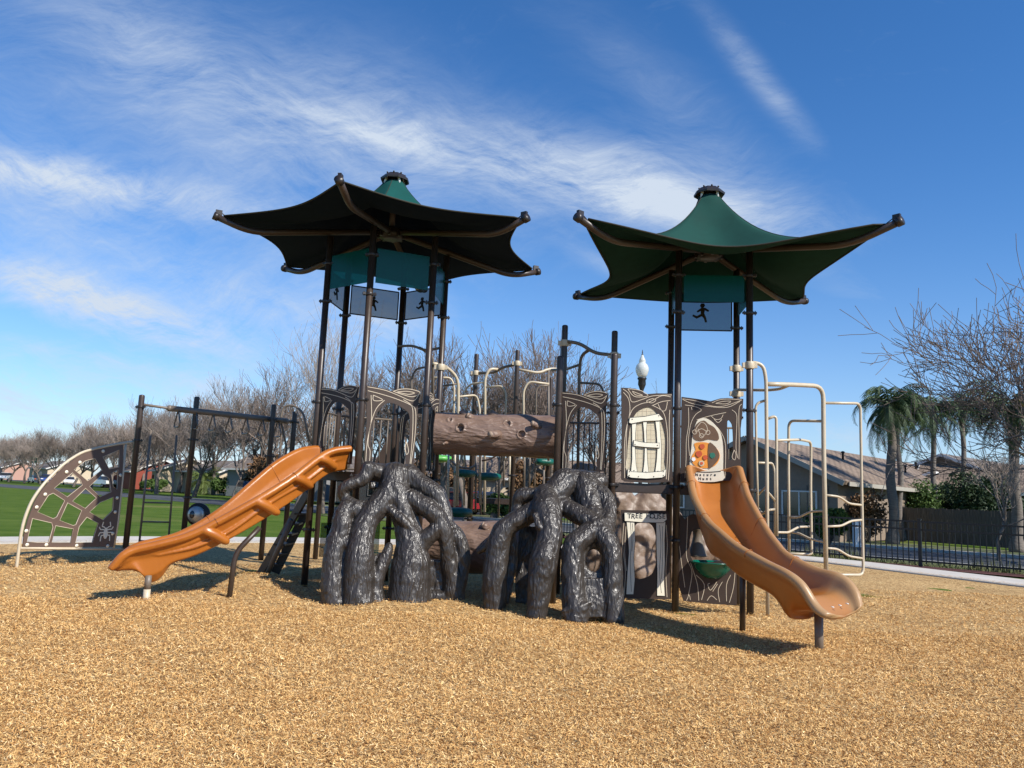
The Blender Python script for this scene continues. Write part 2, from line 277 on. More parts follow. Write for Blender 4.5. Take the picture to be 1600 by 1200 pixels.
# ------------------------------------------------------------ object helpers
def link(name, me, parent=None, m=None):
    o = bpy.data.objects.new(name, me); COL.objects.link(o)
    if m is not None and me is not None: me.materials.clear(); me.materials.append(m)
    if parent is not None: o.parent = parent
    return o
def tag(o, label, cat, group=None, kind=None):
    if label: o['label'] = label
    if cat: o['category'] = cat
    if group: o['group'] = group
    if kind: o['kind'] = kind
    return o
def thing(name, label, cat, loc=(0, 0, 0), rz=0, group=None):
    o = bpy.data.objects.new(name, None); COL.objects.link(o); o.location = loc; o.rotation_euler = (0, 0, rz); o.empty_display_size = .2
    return tag(o, label, cat, group)
class MB:
    def __init__(s): s.v = []; s.f = []; s.sm = []
    def add(s, V, F, smooth=True):
        n = len(s.v); s.v.extend(tuple(x) for x in V); s.f.extend(tuple(i+n for i in f) for f in F); s.sm.extend([smooth]*len(F)); return s
    def box(s, c, d, rot=None):
        x, y, z = d[0]/2, d[1]/2, d[2]/2; V = [Vector((a*x, b*y, e*z)) for a in (-1, 1) for b in (-1, 1) for e in (-1, 1)]
        if rot is not None: V = [rot @ p for p in V]
        c = Vector(c); return s.add([p+c for p in V], [(0, 1, 3, 2), (4, 6, 7, 5), (0, 4, 5, 1), (2, 3, 7, 6), (0, 2, 6, 4), (1, 5, 7, 3)], False)
    def tube(s, pts, r, n=10, cap=True, smooth=True, closed=False):
        pts = [Vector(p) for p in pts]; m = len(pts); rs = r if hasattr(r, '__len__') else [r]*m
        V = []; F = []; up = None
        for i, p in enumerate(pts):
            if closed: t = (pts[(i+1) % m]-pts[i-1])
            else: t = (pts[min(i+1, m-1)]-pts[max(i-1, 0)])
            t.normalize()
            if up is None:
                up = Vector((0, 0, 1)) if abs(t.z) < .9 else Vector((1, 0, 0))
            a = (up - t*(up@t)); 
            if a.length < 1e-4: a = t.orthogonal()
            a.normalize(); up = a; b = t.cross(a)
            for k in range(n):
                q = 2*math.pi*k/n; V.append(p+(a*math.cos(q)+b*math.sin(q))*rs[i])
        for i in range(m if closed else m-1):
            j = (i+1) % m
            for k in range(n): F.append((i*n+k, i*n+(k+1) % n, j*n+(k+1) % n, j*n+k))
        if cap and not closed: F.append(tuple(range(n-1, -1, -1))); F.append(tuple((m-1)*n+k for k in range(n)))
        return s.add(V, F, smooth)
    def lathe(s, prof, c=(0, 0, 0), n=20, smooth=True):   # prof: (r, z)
        c = Vector(c); V = []; F = []
        for r, z in prof:
            for k in range(n): q = 2*math.pi*k/n; V.append(c+Vector((r*math.cos(q), r*math.sin(q), z)))
        for i in range(len(prof)-1):
            for k in range(n): F.append((i*n+k, i*n+(k+1) % n, (i+1)*n+(k+1) % n, (i+1)*n+k))
        F.append(tuple(range(n-1, -1, -1))); F.append(tuple((len(prof)-1)*n+k for k in range(n)))
        return s.add(V, F, smooth)
    def ball(s, c, r, n=10, sc_=(1, 1, 1)):
        pr = []
        V = []; F = []; c = Vector(c)
        for i in range(n//2+1):
            a = math.pi*i/(n//2)-math.pi/2
            for k in range(n): q = 2*math.pi*k/n; V.append(c+Vector((r*sc_[0]*math.cos(a)*math.cos(q), r*sc_[1]*math.cos(a)*math.sin(q), r*sc_[2]*math.sin(a))))
        for i in range(n//2):
            for k in range(n): F.append((i*n+k, i*n+(k+1) % n, (i+1)*n+(k+1) % n, (i+1)*n+k))
        return s.add(V, F)
    def build(s, name, m, parent=None):
        me = bpy.data.meshes.new(name); me.from_pydata(s.v, [], s.f); me.update()
        me.polygons.foreach_set('use_smooth', s.sm); o = link(name, me, parent, m); return o
def smooth_path(pts, k=6, closed=False):
    P_ = [Vector(p) for p in pts]; out = []; n = len(P_)
    rng = range(n) if closed else range(n-1)
    for i in rng:
        if closed: a, b, c, d = P_[i-1], P_[i], P_[(i+1) % n], P_[(i+2) % n]
        else: a, b, c, d = P_[max(i-1, 0)], P_[i], P_[i+1], P_[min(i+2, n-1)]
        for j in range(k):
            t = j/k; out.append(.5*((2*b)+(c-a)*t+(2*a-5*b+4*c-d)*t*t+(3*b-a-3*c+d)*t**3))
    if not closed: out.append(P_[-1])
    return out
def bendpath(pts, r=.12, k=5):      # straight runs with rounded corners, like bent pipe
    P_ = [Vector(p) for p in pts]; out = [P_[0]]
    for i in range(1, len(P_)-1):
        a, b, c = P_[i-1], P_[i], P_[i+1]; u = (a-b); v = (c-b); rr = min(r, u.length*.48, v.length*.48); p = b+u.normalized()*rr; q = b+v.normalized()*rr
        for j in range(k+1): t = j/k; out.append(p*(1-t)**2+b*2*t*(1-t)+q*t*t)
    out.append(P_[-1]); return out
def apply_mods(o):
    dg = bpy.context.evaluated_depsgraph_get(); me = bpy.data.meshes.new_from_object(o.evaluated_get(dg)); mats = list(o.data.materials)
    o.modifiers.clear(); o.data = me
    if not me.materials:
        for x in mats: me.materials.append(x)
    return o
def fillshape(outer, holes, th):    # 2D shape with holes -> thin solid mesh in local x,z ; thickness along y
    cu = bpy.data.curves.new('c', 'CURVE'); cu.dimensions = '2D'; cu.fill_mode = 'BOTH'; cu.extrude = th/2
    for pl in [outer]+list(holes):
        sp = cu.splines.new('POLY'); sp.points.add(len(pl)-1); sp.use_cyclic_u = True
        for i, (x, y) in enumerate(pl): sp.points[i].co = (x, y, 0, 1)
    o = bpy.data.objects.new('c', cu); dg = bpy.context.evaluated_depsgraph_get()
    COL.objects.link(o); dg.update(); me = bpy.data.meshes.new_from_object(o.evaluated_get(dg)); COL.objects.unlink(o); bpy.data.objects.remove(o)
    me.transform(Matrix.Rotation(math.pi/2, 4, 'X')); return me
def frame(A, B):                     # matrix: local x from post A to post B, local y away from viewer side, z up
    A = Vector((A[0], A[1], 0)); B = Vector((B[0], B[1], 0)); e = (B-A).normalized(); n = Vector((-e.y, e.x, 0))
    return Matrix(((e.x, n.x, 0, A.x), (e.y, n.y, 0, A.y), (0, 0, 1, 0), (0, 0, 0, 1)))
def sheet(name, outer, holes, th, mtx, m, parent, off=0):
    me = fillshape(outer, holes, th); me.transform(mtx @ Matrix.Translation((0, off, 0))); return link(name, me, parent, m)
def smooth2(pl, k=3, closed=True): return [(p.x, p.y) for p in smooth_path([Vector((a, b, 0)) for a, b in pl], k, closed)]
def ribbon(mb, pl, off, w_=.006, mtx=None, k=4, sm=True):
    pts = smooth_path([Vector((a, 0, b)) for a, b in pl], k) if sm else [Vector((a, 0, b)) for a, b in pl]
    V = []; F = []
    for i, p in enumerate(pts):
        t = (pts[min(i+1, len(pts)-1)]-pts[max(i-1, 0)]).normalized(); n = Vector((-t.z, 0, t.x))*w_
        for q in (p+n, p-n):
            V.append(mtx @ (q+Vector((0, off, 0)))); V.append(mtx @ (q+Vector((0, off-.003*(1 if off > 0 else -1), 0))))
    for i in range(len(pts)-1):
        a = i*4; b = a+4
        F += [(a, a+2, b+2, b), (a+1, b+1, b+3, a+3), (a, b, b+1, a+1), (a+2, a+3, b+3, b+2)]
    F += [(0, 1, 3, 2), (len(V)-4, len(V)-2, len(V)-1, len(V)-3)]
    mb.add(V, F, False)

# ------------------------------------------------------------ ground
def hgt(x, y):     # small heaps and hollows in the chips
    z = .035*np.sin(x*1.1+.6*np.sin(y*.9))*np.cos(y*.8+.5*x)+.02*np.sin(x*2.7+1.3)*np.sin(y*2.3+x)
    z = z*np.clip((y-4)/5, .35, 1)+.010*np.sin(x*6.1+2*np.sin(y*3.7))*np.sin(y*5.3+1.7*np.sin(x*2.9))
    for cx, cy, r, h in ((-5.3, 9.9, .5, -.06), (4.1, 8.1, .55, -.07), (-2.4, 9.2, .5, .03), (1.6, 8.6, .6, .03), (-4.0, 13.0, .75, .17), (-3.4, 12.2, .5, .06), (-1.7, 11.3, .5, .05), (4.6, 13.5, 1., .05), (-.7, 11.6, .3, .05), (3.0, 12.0, .9, -.03), (-7.6, 14.2, 1.0, .03)):
        z = z+h*np.exp(-((x-cx)**2+(y-cy)**2)/(r*r))
    return z
g = MB(); g.add([(-900, -200, -.06), (900, -200, -.06), (900, 1600, -.06), (-900, 1600, -.06)], [(0, 1, 2, 3)]); gnd = g.build('lawn', M['grass']); tag(gnd, None, None, kind='structure')
EDGE = [(-14.5, 12), (-11.6, 18.0), (-7.2, 21.4), (-2.5, 23.4), (3, 24.3), (7.2, 24.0), (8.9, 23.2), (10.4, 20.3), (11.8, 17.5), (14.5, 12), (17, 4), (14, -7), (-14, -7), (-17, 4)]
EDGE = smooth2(EDGE, 8)
def inside(px, py, poly):
    c = np.zeros(px.shape, bool); n = len(poly)
    for i in range(n):
        x1, y1 = poly[i]; x2, y2 = poly[i-1]
        with np.errstate(divide='ignore', invalid='ignore'):
            t = ((y1 > py) != (y2 > py)) & (px < (x2-x1)*(py-y1)/(y2-y1+1e-12)+x1)
        c ^= t
    return c
nx, ny = 300, 300
cx_, cy_ = 0., 9.
# chip bed: rings from the edge line inwards so it ends exactly at the path
ed = np.array(EDGE); rings = 150; V = []; F = []; ne = len(ed)
ctr = np.array([0, 10.5])
for i in range(rings+1):
    t = (i/rings)
    q = ctr+(ed-ctr)*(1-t); zz_ = (hgt(q[:, 0], q[:, 1])-.014)*np.clip(t*12, 0, 1)
    V += [(a, b, c) for (a, b), c in zip(q, zz_)]
for i in range(rings):
    for k in range(ne): F.append((i*ne+k, i*ne+(k+1) % ne, (i+1)*ne+(k+1) % ne, (i+1)*ne+k))
g = MB(); g.add(V, F); bed = g.build('wood_chip_ground', M['chips']); tag(bed, None, None, kind='structure')
# path round the bed
def strip(name, inner, outer, z, m, thick=.1, closed=True):
    V = []; F = []; n = len(inner)
    for a, b in zip(inner, outer): V += [(a[0], a[1], z), (b[0], b[1], z), (a[0], a[1], z-thick), (b[0], b[1], z-thick)]
    for i in range(n if closed else n-1):
        j = ((i+1) % n)*4; i4 = i*4; F += [(i4, j, j+1, i4+1), (i4, i4+2, j+2, j), (i4+1, j+1, j+3, i4+3)]
    mb = MB(); mb.add(V, F, False); o = mb.build(name, m); return tag(o, None, None, kind='structure')
def offset(poly, d):
    out = []; n = len(poly)
    for i in range(n):
        a = Vector(poly[i-1]); b = Vector(poly[(i+1) % n]); t = (b-a).normalized(); nn = Vector((t.y, -t.x)); out.append(tuple(Vector(poly[i])-nn*d))
    return out
sgn = 1 if Vector(offset(EDGE, 1)[20]).length > Vector(EDGE[20]).length else -1
strip('path', EDGE, offset(EDGE, sgn*1.75), .035, M['conc'], .25)
strip('path_edging', offset(EDGE, -sgn*.1), EDGE, .03, M['kerb'], .25)
# loose chips lying on the bed near the camera
def chips(n, y0, y1, size, seed):
    rg = np.random.default_rng(seed); y = np.sqrt(rg.uniform(y0*y0, y1*y1, n)); x = rg.uniform(-.74, .74, n)*y
    z = hgt(x, y); ln = rg.uniform(.4, 1.5, n)*size; wd = rg.uniform(.18, .5, n)*size*.55; a = rg.uniform(0, math.pi, n); tx = rg.normal(0, .45, n); ty = rg.normal(0, .5, n)
    dx = np.stack([np.cos(a), np.sin(a), tx], 1)*ln[:, None]/2; dy = np.stack([-np.sin(a), np.cos(a), ty], 1)*wd[:, None]/2
    c = np.stack([x, y, z+rg.uniform(.001, .012, n)], 1)
    v = np.stack([c-dx-dy*.5, c+dx-dy, c+dx*.9+dy*.6, c-dx+dy], 1).reshape(-1, 3); return v, rg.beta(1.5, 1.2, n)
vs, ts = [], []
for a in ((220000, 3.0, 6.5, .025, 1), (210000, 6.5, 10.5, .029, 2), (110000, 10.5, 16, .033, 3)):
    v_, t_ = chips(*a); vs.append(v_); ts.append(t_)
rg_ = np.random.default_rng(44); E_ = np.array(EDGE); E2_ = np.array(offset(EDGE, sgn*1.0)); n_ = 9000; ii = rg_.integers(0, len(E_), n_); jj = (ii+1) % len(E_); ff = rg_.uniform(0, 1, n_)[:, None]; oo = np.abs(rg_.normal(0, .22, n_))[:, None]-.05
q_ = (E_[ii]*(1-ff)+E_[jj]*ff); q_ = q_+(E2_[ii]-E_[ii])*oo; aa = rg_.uniform(0, 3.14, n_); ln_ = rg_.uniform(.015, .045, n_); c_ = np.column_stack([q_, np.where(oo[:, 0] > 0, .043, .036)]); dx_ = np.column_stack([np.cos(aa), np.sin(aa), np.zeros(n_)])*ln_[:, None]/2; dy_ = np.column_stack([-np.sin(aa), np.cos(aa), np.zeros(n_)])*.006
vs.append(np.stack([c_-dx_-dy_, c_+dx_-dy_, c_+dx_+dy_, c_-dx_+dy_], 1).reshape(-1, 3)); ts.append(rg_.beta(1.5, 1.2, n_))
v_ = np.concatenate(vs); t_ = np.concatenate(ts); n = len(v_)//4
me = bpy.data.meshes.new('wood_chips'); me.vertices.add(len(v_)); me.vertices.foreach_set('co', v_.astype(np.float32).ravel())
me.loops.add(len(v_)); me.loops.foreach_set('vertex_index', np.arange(len(v_), dtype=np.int32)); me.polygons.add(n); me.polygons.foreach_set('loop_start', np.arange(0, len(v_), 4, dtype=np.int32))
try: me.polygons.foreach_set('loop_total', np.full(n, 4, np.int32))
except Exception: pass
at = me.attributes.new('tint', 'FLOAT', 'FACE'); at.data.foreach_set('value', t_.astype(np.float32)); me.update(); me.validate()
lc = link('wood_chips', me, None, M['loose']); tag(lc, 'loose tan wood chips lying over the playground bed', 'wood chips', kind='stuff')

# ------------------------------------------------------------ plan of the play structure
HC = (-2.21, 13.05); HR = 1.037; HA = 203.8
H = [(HC[0]+HR*math.cos(R(HA+60*k)), HC[1]+HR*math.sin(R(HA+60*k))) for k in range(6)]
SC = (3.18, 12.44)
S = [(SC[0]+.774*math.cos(R(219+90*k)), SC[1]+.774*math.sin(R(219+90*k))) for k in range(4)]
M1, M2, M3, M4 = (.75, 12.15), (1.58, 11.9), (.88, 13.2), (1.72, 13.0)
DECK = 1.84
PS = thing('play_structure', 'large brown play structure with two green shade canopies, orange slides and black root climbers', 'play structure', (0, 12.4, 0))
PS.location = (0, 0, 0)
def clampring(post, X, Y, z, m='postdark', r=.066, h=.045, tab=None):
    mb = MB(); mb.lathe([(r*.97, -h/2), (r, -h/2+.004), (r, h/2-.004), (r*.97, h/2)], (X, Y, z), 18)
    for a in (tab if tab is not None else (0, math.pi)):
        d = Vector((math.cos(a), math.sin(a), 0)); mb.box(Vector((X, Y, z))+d*(r+.018), (.05, .05, h*.7), Matrix.Rotation(a, 3, 'Z')); 
        q = Vector((X, Y, z))+d*(r+.02); mb.tube([q+Vector((0, 0, -.035)), q+Vector((0, 0, .035))], .009, 8)
    return mb.build('clamp', M[m], post)
def post(X, Y, z1, parent, clamps=(), r=.053, name='post', tan=(), rnd=True):
    mb = MB(); pr = [(r, -.2), (r, z1-.03)]
    if rnd: pr += [(r*.95, z1-.015), (r*.75, z1-.003), (r*.3, z1+.004)]
    mb.lathe(pr, (X, Y, 0), 20); o = mb.build(name, M['post'], parent)
    for z in clamps: clampring(o, X, Y, z, tab=(random.uniform(-.5, .5), random.uniform(2.6, 3.6)))
    for z in tan: clampring(o, X, Y, z, 'tan', .07, .11)
    return o
hp = []
for k, (X, Y) in enumerate(H): hp.append(post(X, Y, 5.80, PS, (.9, 1.78, 2.96, 4.65, 5.3), rnd=False, tan=(3.75,) if k == 3 else ()))
sp_ = []
for k, (X, Y) in enumerate(S): sp_.append(post(X, Y, 5.60, PS, (1.0, 1.80, 3.02, 4.55, 5.15), rnd=False, tan={1: (3.72,), 2: (3.85, 3.42)}.get(k, ())))
for (X, Y), z, t_ in ((M1, 3.80, ()), (M2, 3.83, ()), (M3, 4.54, (4.22,)), (M4, 4.43, (4.0,))): post(X, Y, z, PS, (.95, 1.80, 3.02), tan=t_)
post(.93, 14.3, 4.5, PS, (1.8,))

# decks
def deck(poly, z, th=.05):
    c = Vector((sum(p[0] for p in poly)/len(poly), sum(p[1] for p in poly)/len(poly))); pl = [tuple(c+(Vector(p)-c)*.95) for p in poly]
    V = [(x, y, z) for x, y in pl]+[(x, y, z-th) for x, y in pl]; n = len(pl)
    mb = MB(); mb.add(V, [tuple(range(n)), tuple(range(2*n-1, n-1, -1))]+[(i, i+n, (i+1) % n+n, (i+1) % n) for i in range(n)], False)
    for i in range(n):   # edge beams under the deck
        a = Vector((*pl[i], z-.09)); b = Vector((*pl[(i+1) % n], z-.09)); d = b-a; mb.box((a+b)/2, (d.length, .03, .1), Matrix.Rotation(math.atan2(d.y, d.x), 3, 'Z'))
    return mb.build('deck', M['post'], PS)
deck(H, DECK); deck(S, DECK); deck([M1, M2, M4, M3], DECK); deck([M2, S[0], S[3], M4], DECK)

# ------------------------------------------------------------ canopies
def canopy(c, nside, ang0, Rr, zt, ztip_arm, zedge, medge, zap, hub_z, arm_pts, fmat):
    root = bpy.data.objects.new('canopy', None); COL.objects.link(root); root.parent = PS; root['label'] = ('six' if nside == 6 else 'four')+'-armed green fabric shade canopy on the '+('left hexagonal' if nside == 6 else 'right square')+' tower'
    cx, cy = c; NP = nside*24; NR = 22; V = []; F = []
    def edge(phi):
        s = ((math.degrees(phi)-ang0) % (360/nside))/(360/nside); q = abs(2*s-1)      # 1 at arm, 0 between
        half = math.pi/nside; d = (s-.5)*2*half; chord = math.cos(half)/math.cos(d)
        sag = medge*(1-q**2)
        return (Rr-.06)*(chord*(1-sag)), zedge+(zt-zedge)*q**2.2
    for i in range(NR+1):
        t = i/NR; tt = t**1.15
        for k in range(NP):
            phi = 2*math.pi*k/NP; re, ze = edge(phi); r0 = .17; r = r0+(re-r0)*tt
            f = (1-tt); z = ze+(zap-ze)*(f**(3.3 if nside == 4 else 3.0))
            V.append((cx+r*math.cos(phi), cy+r*math.sin(phi), z))
    for i in range(NR):
        for k in range(NP): F.append((i*NP+k, i*NP+(k+1) % NP, (i+1)*NP+(k+1) % NP, (i+1)*NP+k))
    mb = MB(); mb.add(V, F); fb = mb.build('fabric', M[fmat], root)
    sol = fb.modifiers.new('s', 'SOLIDIFY'); sol.thickness = .004; apply_mods(fb)
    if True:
        fb.data.materials.append(M['undershade' if fmat == 'fabricdark' else 'undershade2'])
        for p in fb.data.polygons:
            if p.normal.z < 0: p.material_index = 1  # downward faces take the colour with the shade painted in
    mb = MB(); mb.tube([V[NR*NP+k] for k in range(NP)], .013, 6, closed=True); mb.build('hem', M['hem'], root)
    for k in range(nside):
        k0 = int(round((ang0+k*360/nside) % 360/360*NP)) % NP; mb = MB(); mb.tube([Vector(V[i*NP+k0])+Vector((0, 0, .006)) for i in range(NR+1)], .006, 6); mb.build('seam', M['hem'], root)
    for k in range(nside):
        a = R(ang0+k*360/nside); d = Vector((math.cos(a), math.sin(a), 0)); C3 = Vector((cx, cy, 0))
        pts = [C3+d*r+Vector((0, 0, z)) for r, z in arm_pts]; mb = MB(); mb.tube(bendpath(pts, .45, 7), .052, 14); 
        tip = pts[-1]; dn = (pts[-1]-pts[-2]).normalized(); 
        arm = mb.build('arm', M['post'], root)
        e = MB(); e.tube([tip-dn*.02, tip+dn*.06], .066, 14); e.box(tip+Vector((0, 0, .05))-d*.02, (.10, .05, .13), Matrix.Rotation(a, 3, 'Z')); e.tube([tip+Vector((0, 0, .1))-d*.02, C3+d*(Rr-.16)+Vector((0, 0, zt-.01))], .008, 6); e.build('arm_cap', M['postdark'], root)
    mb = MB(); mb.lathe([(.10, hub_z-.12), (.2, hub_z-.1), (.2, hub_z+.05), (.10, hub_z+.07)], (cx, cy, 0), 18)
    for k in range(8):
        a = k*math.pi/4; mb.box((cx+.2*math.cos(a), cy+.2*math.sin(a), hub_z-.03), (.08, .04, .14), Matrix.Rotation(a, 3, 'Z'))
    mb.build('hub', M['postdark'], root)
    mb = MB(); mb.tube([(cx, cy, hub_z), (cx, cy, zap+.02)], .05, 12); mb.build('mast', M['post'], root)
    mb = MB(); cp = zap+.06
    n = 8; V = []; F = []      # faceted cap lid on short struts
    for r, z in ((.05, cp+.10), (.17, cp+.085), (.26, cp+.0), (.255, cp-.03), (.16, cp+.05)):
        for k in range(n): q = 2*math.pi*(k+.5)/n; V.append((cx+r*math.cos(q), cy+r*math.sin(q), z))
    for i in range(4):
        for k in range(n): F.append((i*n+k, i*n+(k+1) % n, (i+1)*n+(k+1) % n, (i+1)*n+k))
    F.append(tuple(range(n))); mb.add(V, F, False)
    for k in range(8): q = 2*math.pi*k/8; mb.ball((cx+.17*math.cos(q), cy+.17*math.sin(q), cp+.09), .018, 6)
    mb.build('cap', M['postdark'], root)
    mb = MB()
    for k in range(4): q = 2*math.pi*k/4+.6; mb.tube([(cx+.185*math.cos(q), cy+.185*math.sin(q), zap-.05), (cx+.16*math.cos(q), cy+.16*math.sin(q), cp+.06)], .022, 6)
    mb.build('cap_strut', M['white'], root)
    return root
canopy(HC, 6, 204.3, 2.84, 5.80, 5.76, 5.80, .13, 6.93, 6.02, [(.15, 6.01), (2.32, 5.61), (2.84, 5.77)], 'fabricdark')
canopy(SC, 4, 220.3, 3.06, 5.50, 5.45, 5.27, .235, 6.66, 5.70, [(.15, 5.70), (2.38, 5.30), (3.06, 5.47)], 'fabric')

# perforated / translucent panels under the canopies with running-figure cut-outs
def runner(cx, cz, s):
    return [[(cx-.05*s, cz+.30*s), (cx+.05*s, cz+.30*s), (cx+.09*s, cz+.22*s), (cx+.04*s, cz+.14*s), (cx+.10*s, cz+.10*s), (cx+.20*s, cz+.02*s), (cx+.17*s, cz-.03*s), (cx+.06*s, cz+.03*s), (cx+.06*s, cz-.08*s), (cx+.20*s, cz-.16*s), (cx+.33*s, cz-.10*s), (cx+.35*s, cz-.16*s), (cx+.20*s, cz-.25*s), (cx+.02*s, cz-.16*s), (cx-.05*s, cz-.24*s), (cx-.09*s, cz-.38*s), (cx-.16*s, cz-.37*s), (cx-.12*s, cz-.2*s), (cx-.06*s, cz-.06*s), (cx-.08*s, cz+.06*s), (cx-.2*s, cz+.0*s), (cx-.23*s, cz+.05*s), (cx-.1*s, cz+.14*s), (cx-.03*s, cz+.15*s), (cx-.09*s, cz+.22*s)]]
def toppanel(A, B, z0, z1, m, fig=True, fr=True):
    F_ = frame(A, B); W = (Vector(B)-Vector(A)).length
    o = sheet('canopy_panel', [(.08, z0), (W-.08, z0), (W-.08, z1), (.08, z1)], [], .008, F_, M[m], PS)
    if fr:
        mb = MB()
        for a, b in (((.08, z0), (W-.08, z0)), ((W-.08, z0), (W-.08, z1)), ((W-.08, z1), (.08, z1)), ((.08, z1), (.08, z0))): mb.tube([F_ @ Vector((a[0], 0, a[1])), F_ @ Vector((b[0], 0, b[1]))], .012, 6)
        mb.build('panel_frame', M['postdark'], o)
    if fig: 
        q = sheet('running_figure', runner(W*.52, (z0+z1)/2, .75*(z1-z0))[0], [], .016, F_, M['black'], o)
for k in range(6):
    if k in (0, 1, 2): toppanel(H[k], H[(k+1) % 6], 4.85, 5.42, 'tealglass', False, False)
    else: toppanel(H[k], H[(k+1) % 6], 4.70, 5.22, 'perfblue')
for k in range(4): toppanel(S[k], S[(k+1) % 4], 4.50 if k == 2 else 4.72, 5.15, 'tealglass' if k in (0, 3) else ('perfgrey' if k == 2 else 'tealglass'), k == 2, k == 2)

# ------------------------------------------------------------ carved arch panels
def Zm(o, s): return lambda pts: [(o[0]+x/s, o[1]+y/s) for x, y in pts]
def topl(pts, A, B): return [onplane(u, v, A, B) for u, v in pts]
z5 = Zm((480, 580), 4.0)
A_, B_ = H[1], H[2]; WBC = (Vector(B_)-Vector(A_)).length
norm = lambda pts: [(s/WBC, z) for s, z in topl(z5(pts), A_, B_)]
ARCH_O = norm([(372, 90), (440, 100), (530, 126), (580, 106), (640, 108), (708, 130), (704, 160), (692, 195), (688, 300), (676, 450), (664, 600), (500, 598), (358, 592), (366, 440), (372, 260)])
ARCH_H = norm([(408, 588), (404, 520), (399, 450), (404, 370), (420, 300), (452, 238), (500, 200), (550, 205), (600, 235), (634, 265), (640, 330), (634, 430), (612, 520), (600, 592)])
ARCH_L = [norm(p) for p in ([(376, 98), (480, 118), (560, 148), (640, 183), (672, 180), (702, 138)], [(378, 122), (470, 146), (560, 175), (645, 212), (676, 250), (672, 400), (645, 590)],
    [(398, 150), (400, 300), (374, 440), (364, 580)], [(482, 182), (432, 232), (396, 330), (378, 450), (392, 500), (386, 588)], [(412, 150), (470, 178), (440, 186), (412, 180), (412, 150)],
    [(536, 126), (590, 112), (650, 114), (704, 134), (660, 160), (600, 148), (536, 126)], [(560, 130), (620, 126), (670, 136), (630, 145), (560, 130)], [(600, 178), (652, 218), (660, 300), (654, 440), (640, 586)], [(620, 440), (632, 500), (618, 520), (612, 470), (620, 440)])]
def archpanel(A, B, flip=False, sc_=None, z_off=0, lines='groove', label=None):
    F_ = frame(A, B); W = (Vector(B)-Vector(A)).length; f = (lambda s: 1-s) if flip else (lambda s: s)
    def tr(pl): return [(f(s)*W, z+z_off) for s, z in pl]
    o = sheet('arch_panel', smooth2(tr(ARCH_O), 1) if False else tr(ARCH_O), [smooth2(tr(ARCH_H), 3)], .02, F_, M['panel'], PS)
    mb = MB()
    for l in ARCH_L:
        for side in (-.0135, .0135): ribbon(mb, tr(l), side, .0044, F_)
    mb.build('carved_line', M['groove'], o)
    if label: o['label'] = label
    return o
archpanel(H[0], H[1], False); archpanel(H[1], H[2]); archpanel(H[2], H[3], True, z_off=0)
archpanel(H[4], H[3], True); archpanel(M1, M2, False, z_off=.04)
# rail-bar barriers on the far edges of the decks
def barrier(A, B, z0, z1, n, m='tandull'):
    F_ = frame(A, B); W = (Vector(B)-Vector(A)).length; mb = MB()
    mb.tube([F_ @ Vector((.06, 0, z1)), F_ @ Vector((W-.06, 0, z1))], .018, 8); o = mb.build('barrier_rail', M[m], PS)
    mb = MB(); mb.tube([F_ @ Vector((.06, 0, z0)), F_ @ Vector((W-.06, 0, z0))], .018, 8); mb.build('lower_rail', M[m], o)
    for i in range(n):
        s = .06+(W-.12)*(i+.5)/n; q = MB(); q.tube([F_ @ Vector((s, 0, z0)), F_ @ Vector((s, 0, z1))], .011, 6); q.build('baluster', M[m], o)
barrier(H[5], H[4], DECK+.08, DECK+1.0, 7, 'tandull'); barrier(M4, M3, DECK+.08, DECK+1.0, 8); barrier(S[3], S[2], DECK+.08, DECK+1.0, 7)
barrier(H[5], H[0], DECK+.08, DECK+1.0, 7)

# window panel
zw = Zm((960, 560), 5.4545); A_, B_ = M2, S[0]; FW = frame(A_, B_)
tw = lambda pts: topl(zw(pts), A_, B_)
outer = tw([(58, 250), (110, 252), (180, 258), (270, 305), (360, 298), (490, 300), (494, 600), (496, 1010), (470, 1052), (300, 1062), (90, 1050), (58, 1030), (62, 600)])
whole = smooth2(tw([(118, 960), (108, 840), (118, 700), (140, 560), (190, 460), (278, 415), (340, 440), (395, 520), (432, 650), (436, 760), (428, 880), (418, 962)]), 3)
win = sheet('window_panel', outer, [whole], .022, FW, M['panel'], PS); win['label'] = 'brown tower panel with cream boarded toy window'
mesh_ = sheet('window_screen', whole, [], .006, FW, M['mesh_tan'], win, .004)
mb = MB()
for i in range(-2, 9):   # woven lines of the screen
    u = 110+i*30
for i in range(9):
    x = 128+i*37; ys_ = {0: 620, 1: 480, 2: 435, 3: 425, 4: 425, 5: 438, 6: 470, 7: 545, 8: 700}[i]; ribbon(mb, tw([(x, ys_+6), (x, 955)]), -.0022, .0015, FW, sm=False)
for j in range(13):
    y = 450+j*40; xl = 116 if y > 640 else 190-(y-450)*.42; xr = 434 if y > 640 else 350+(y-450)*.44; ribbon(mb, tw([(xl, y), (xr, y)]), -.0022, .0015, FW, sm=False)
mb.build('screen_thread', M['groove'], mesh_)
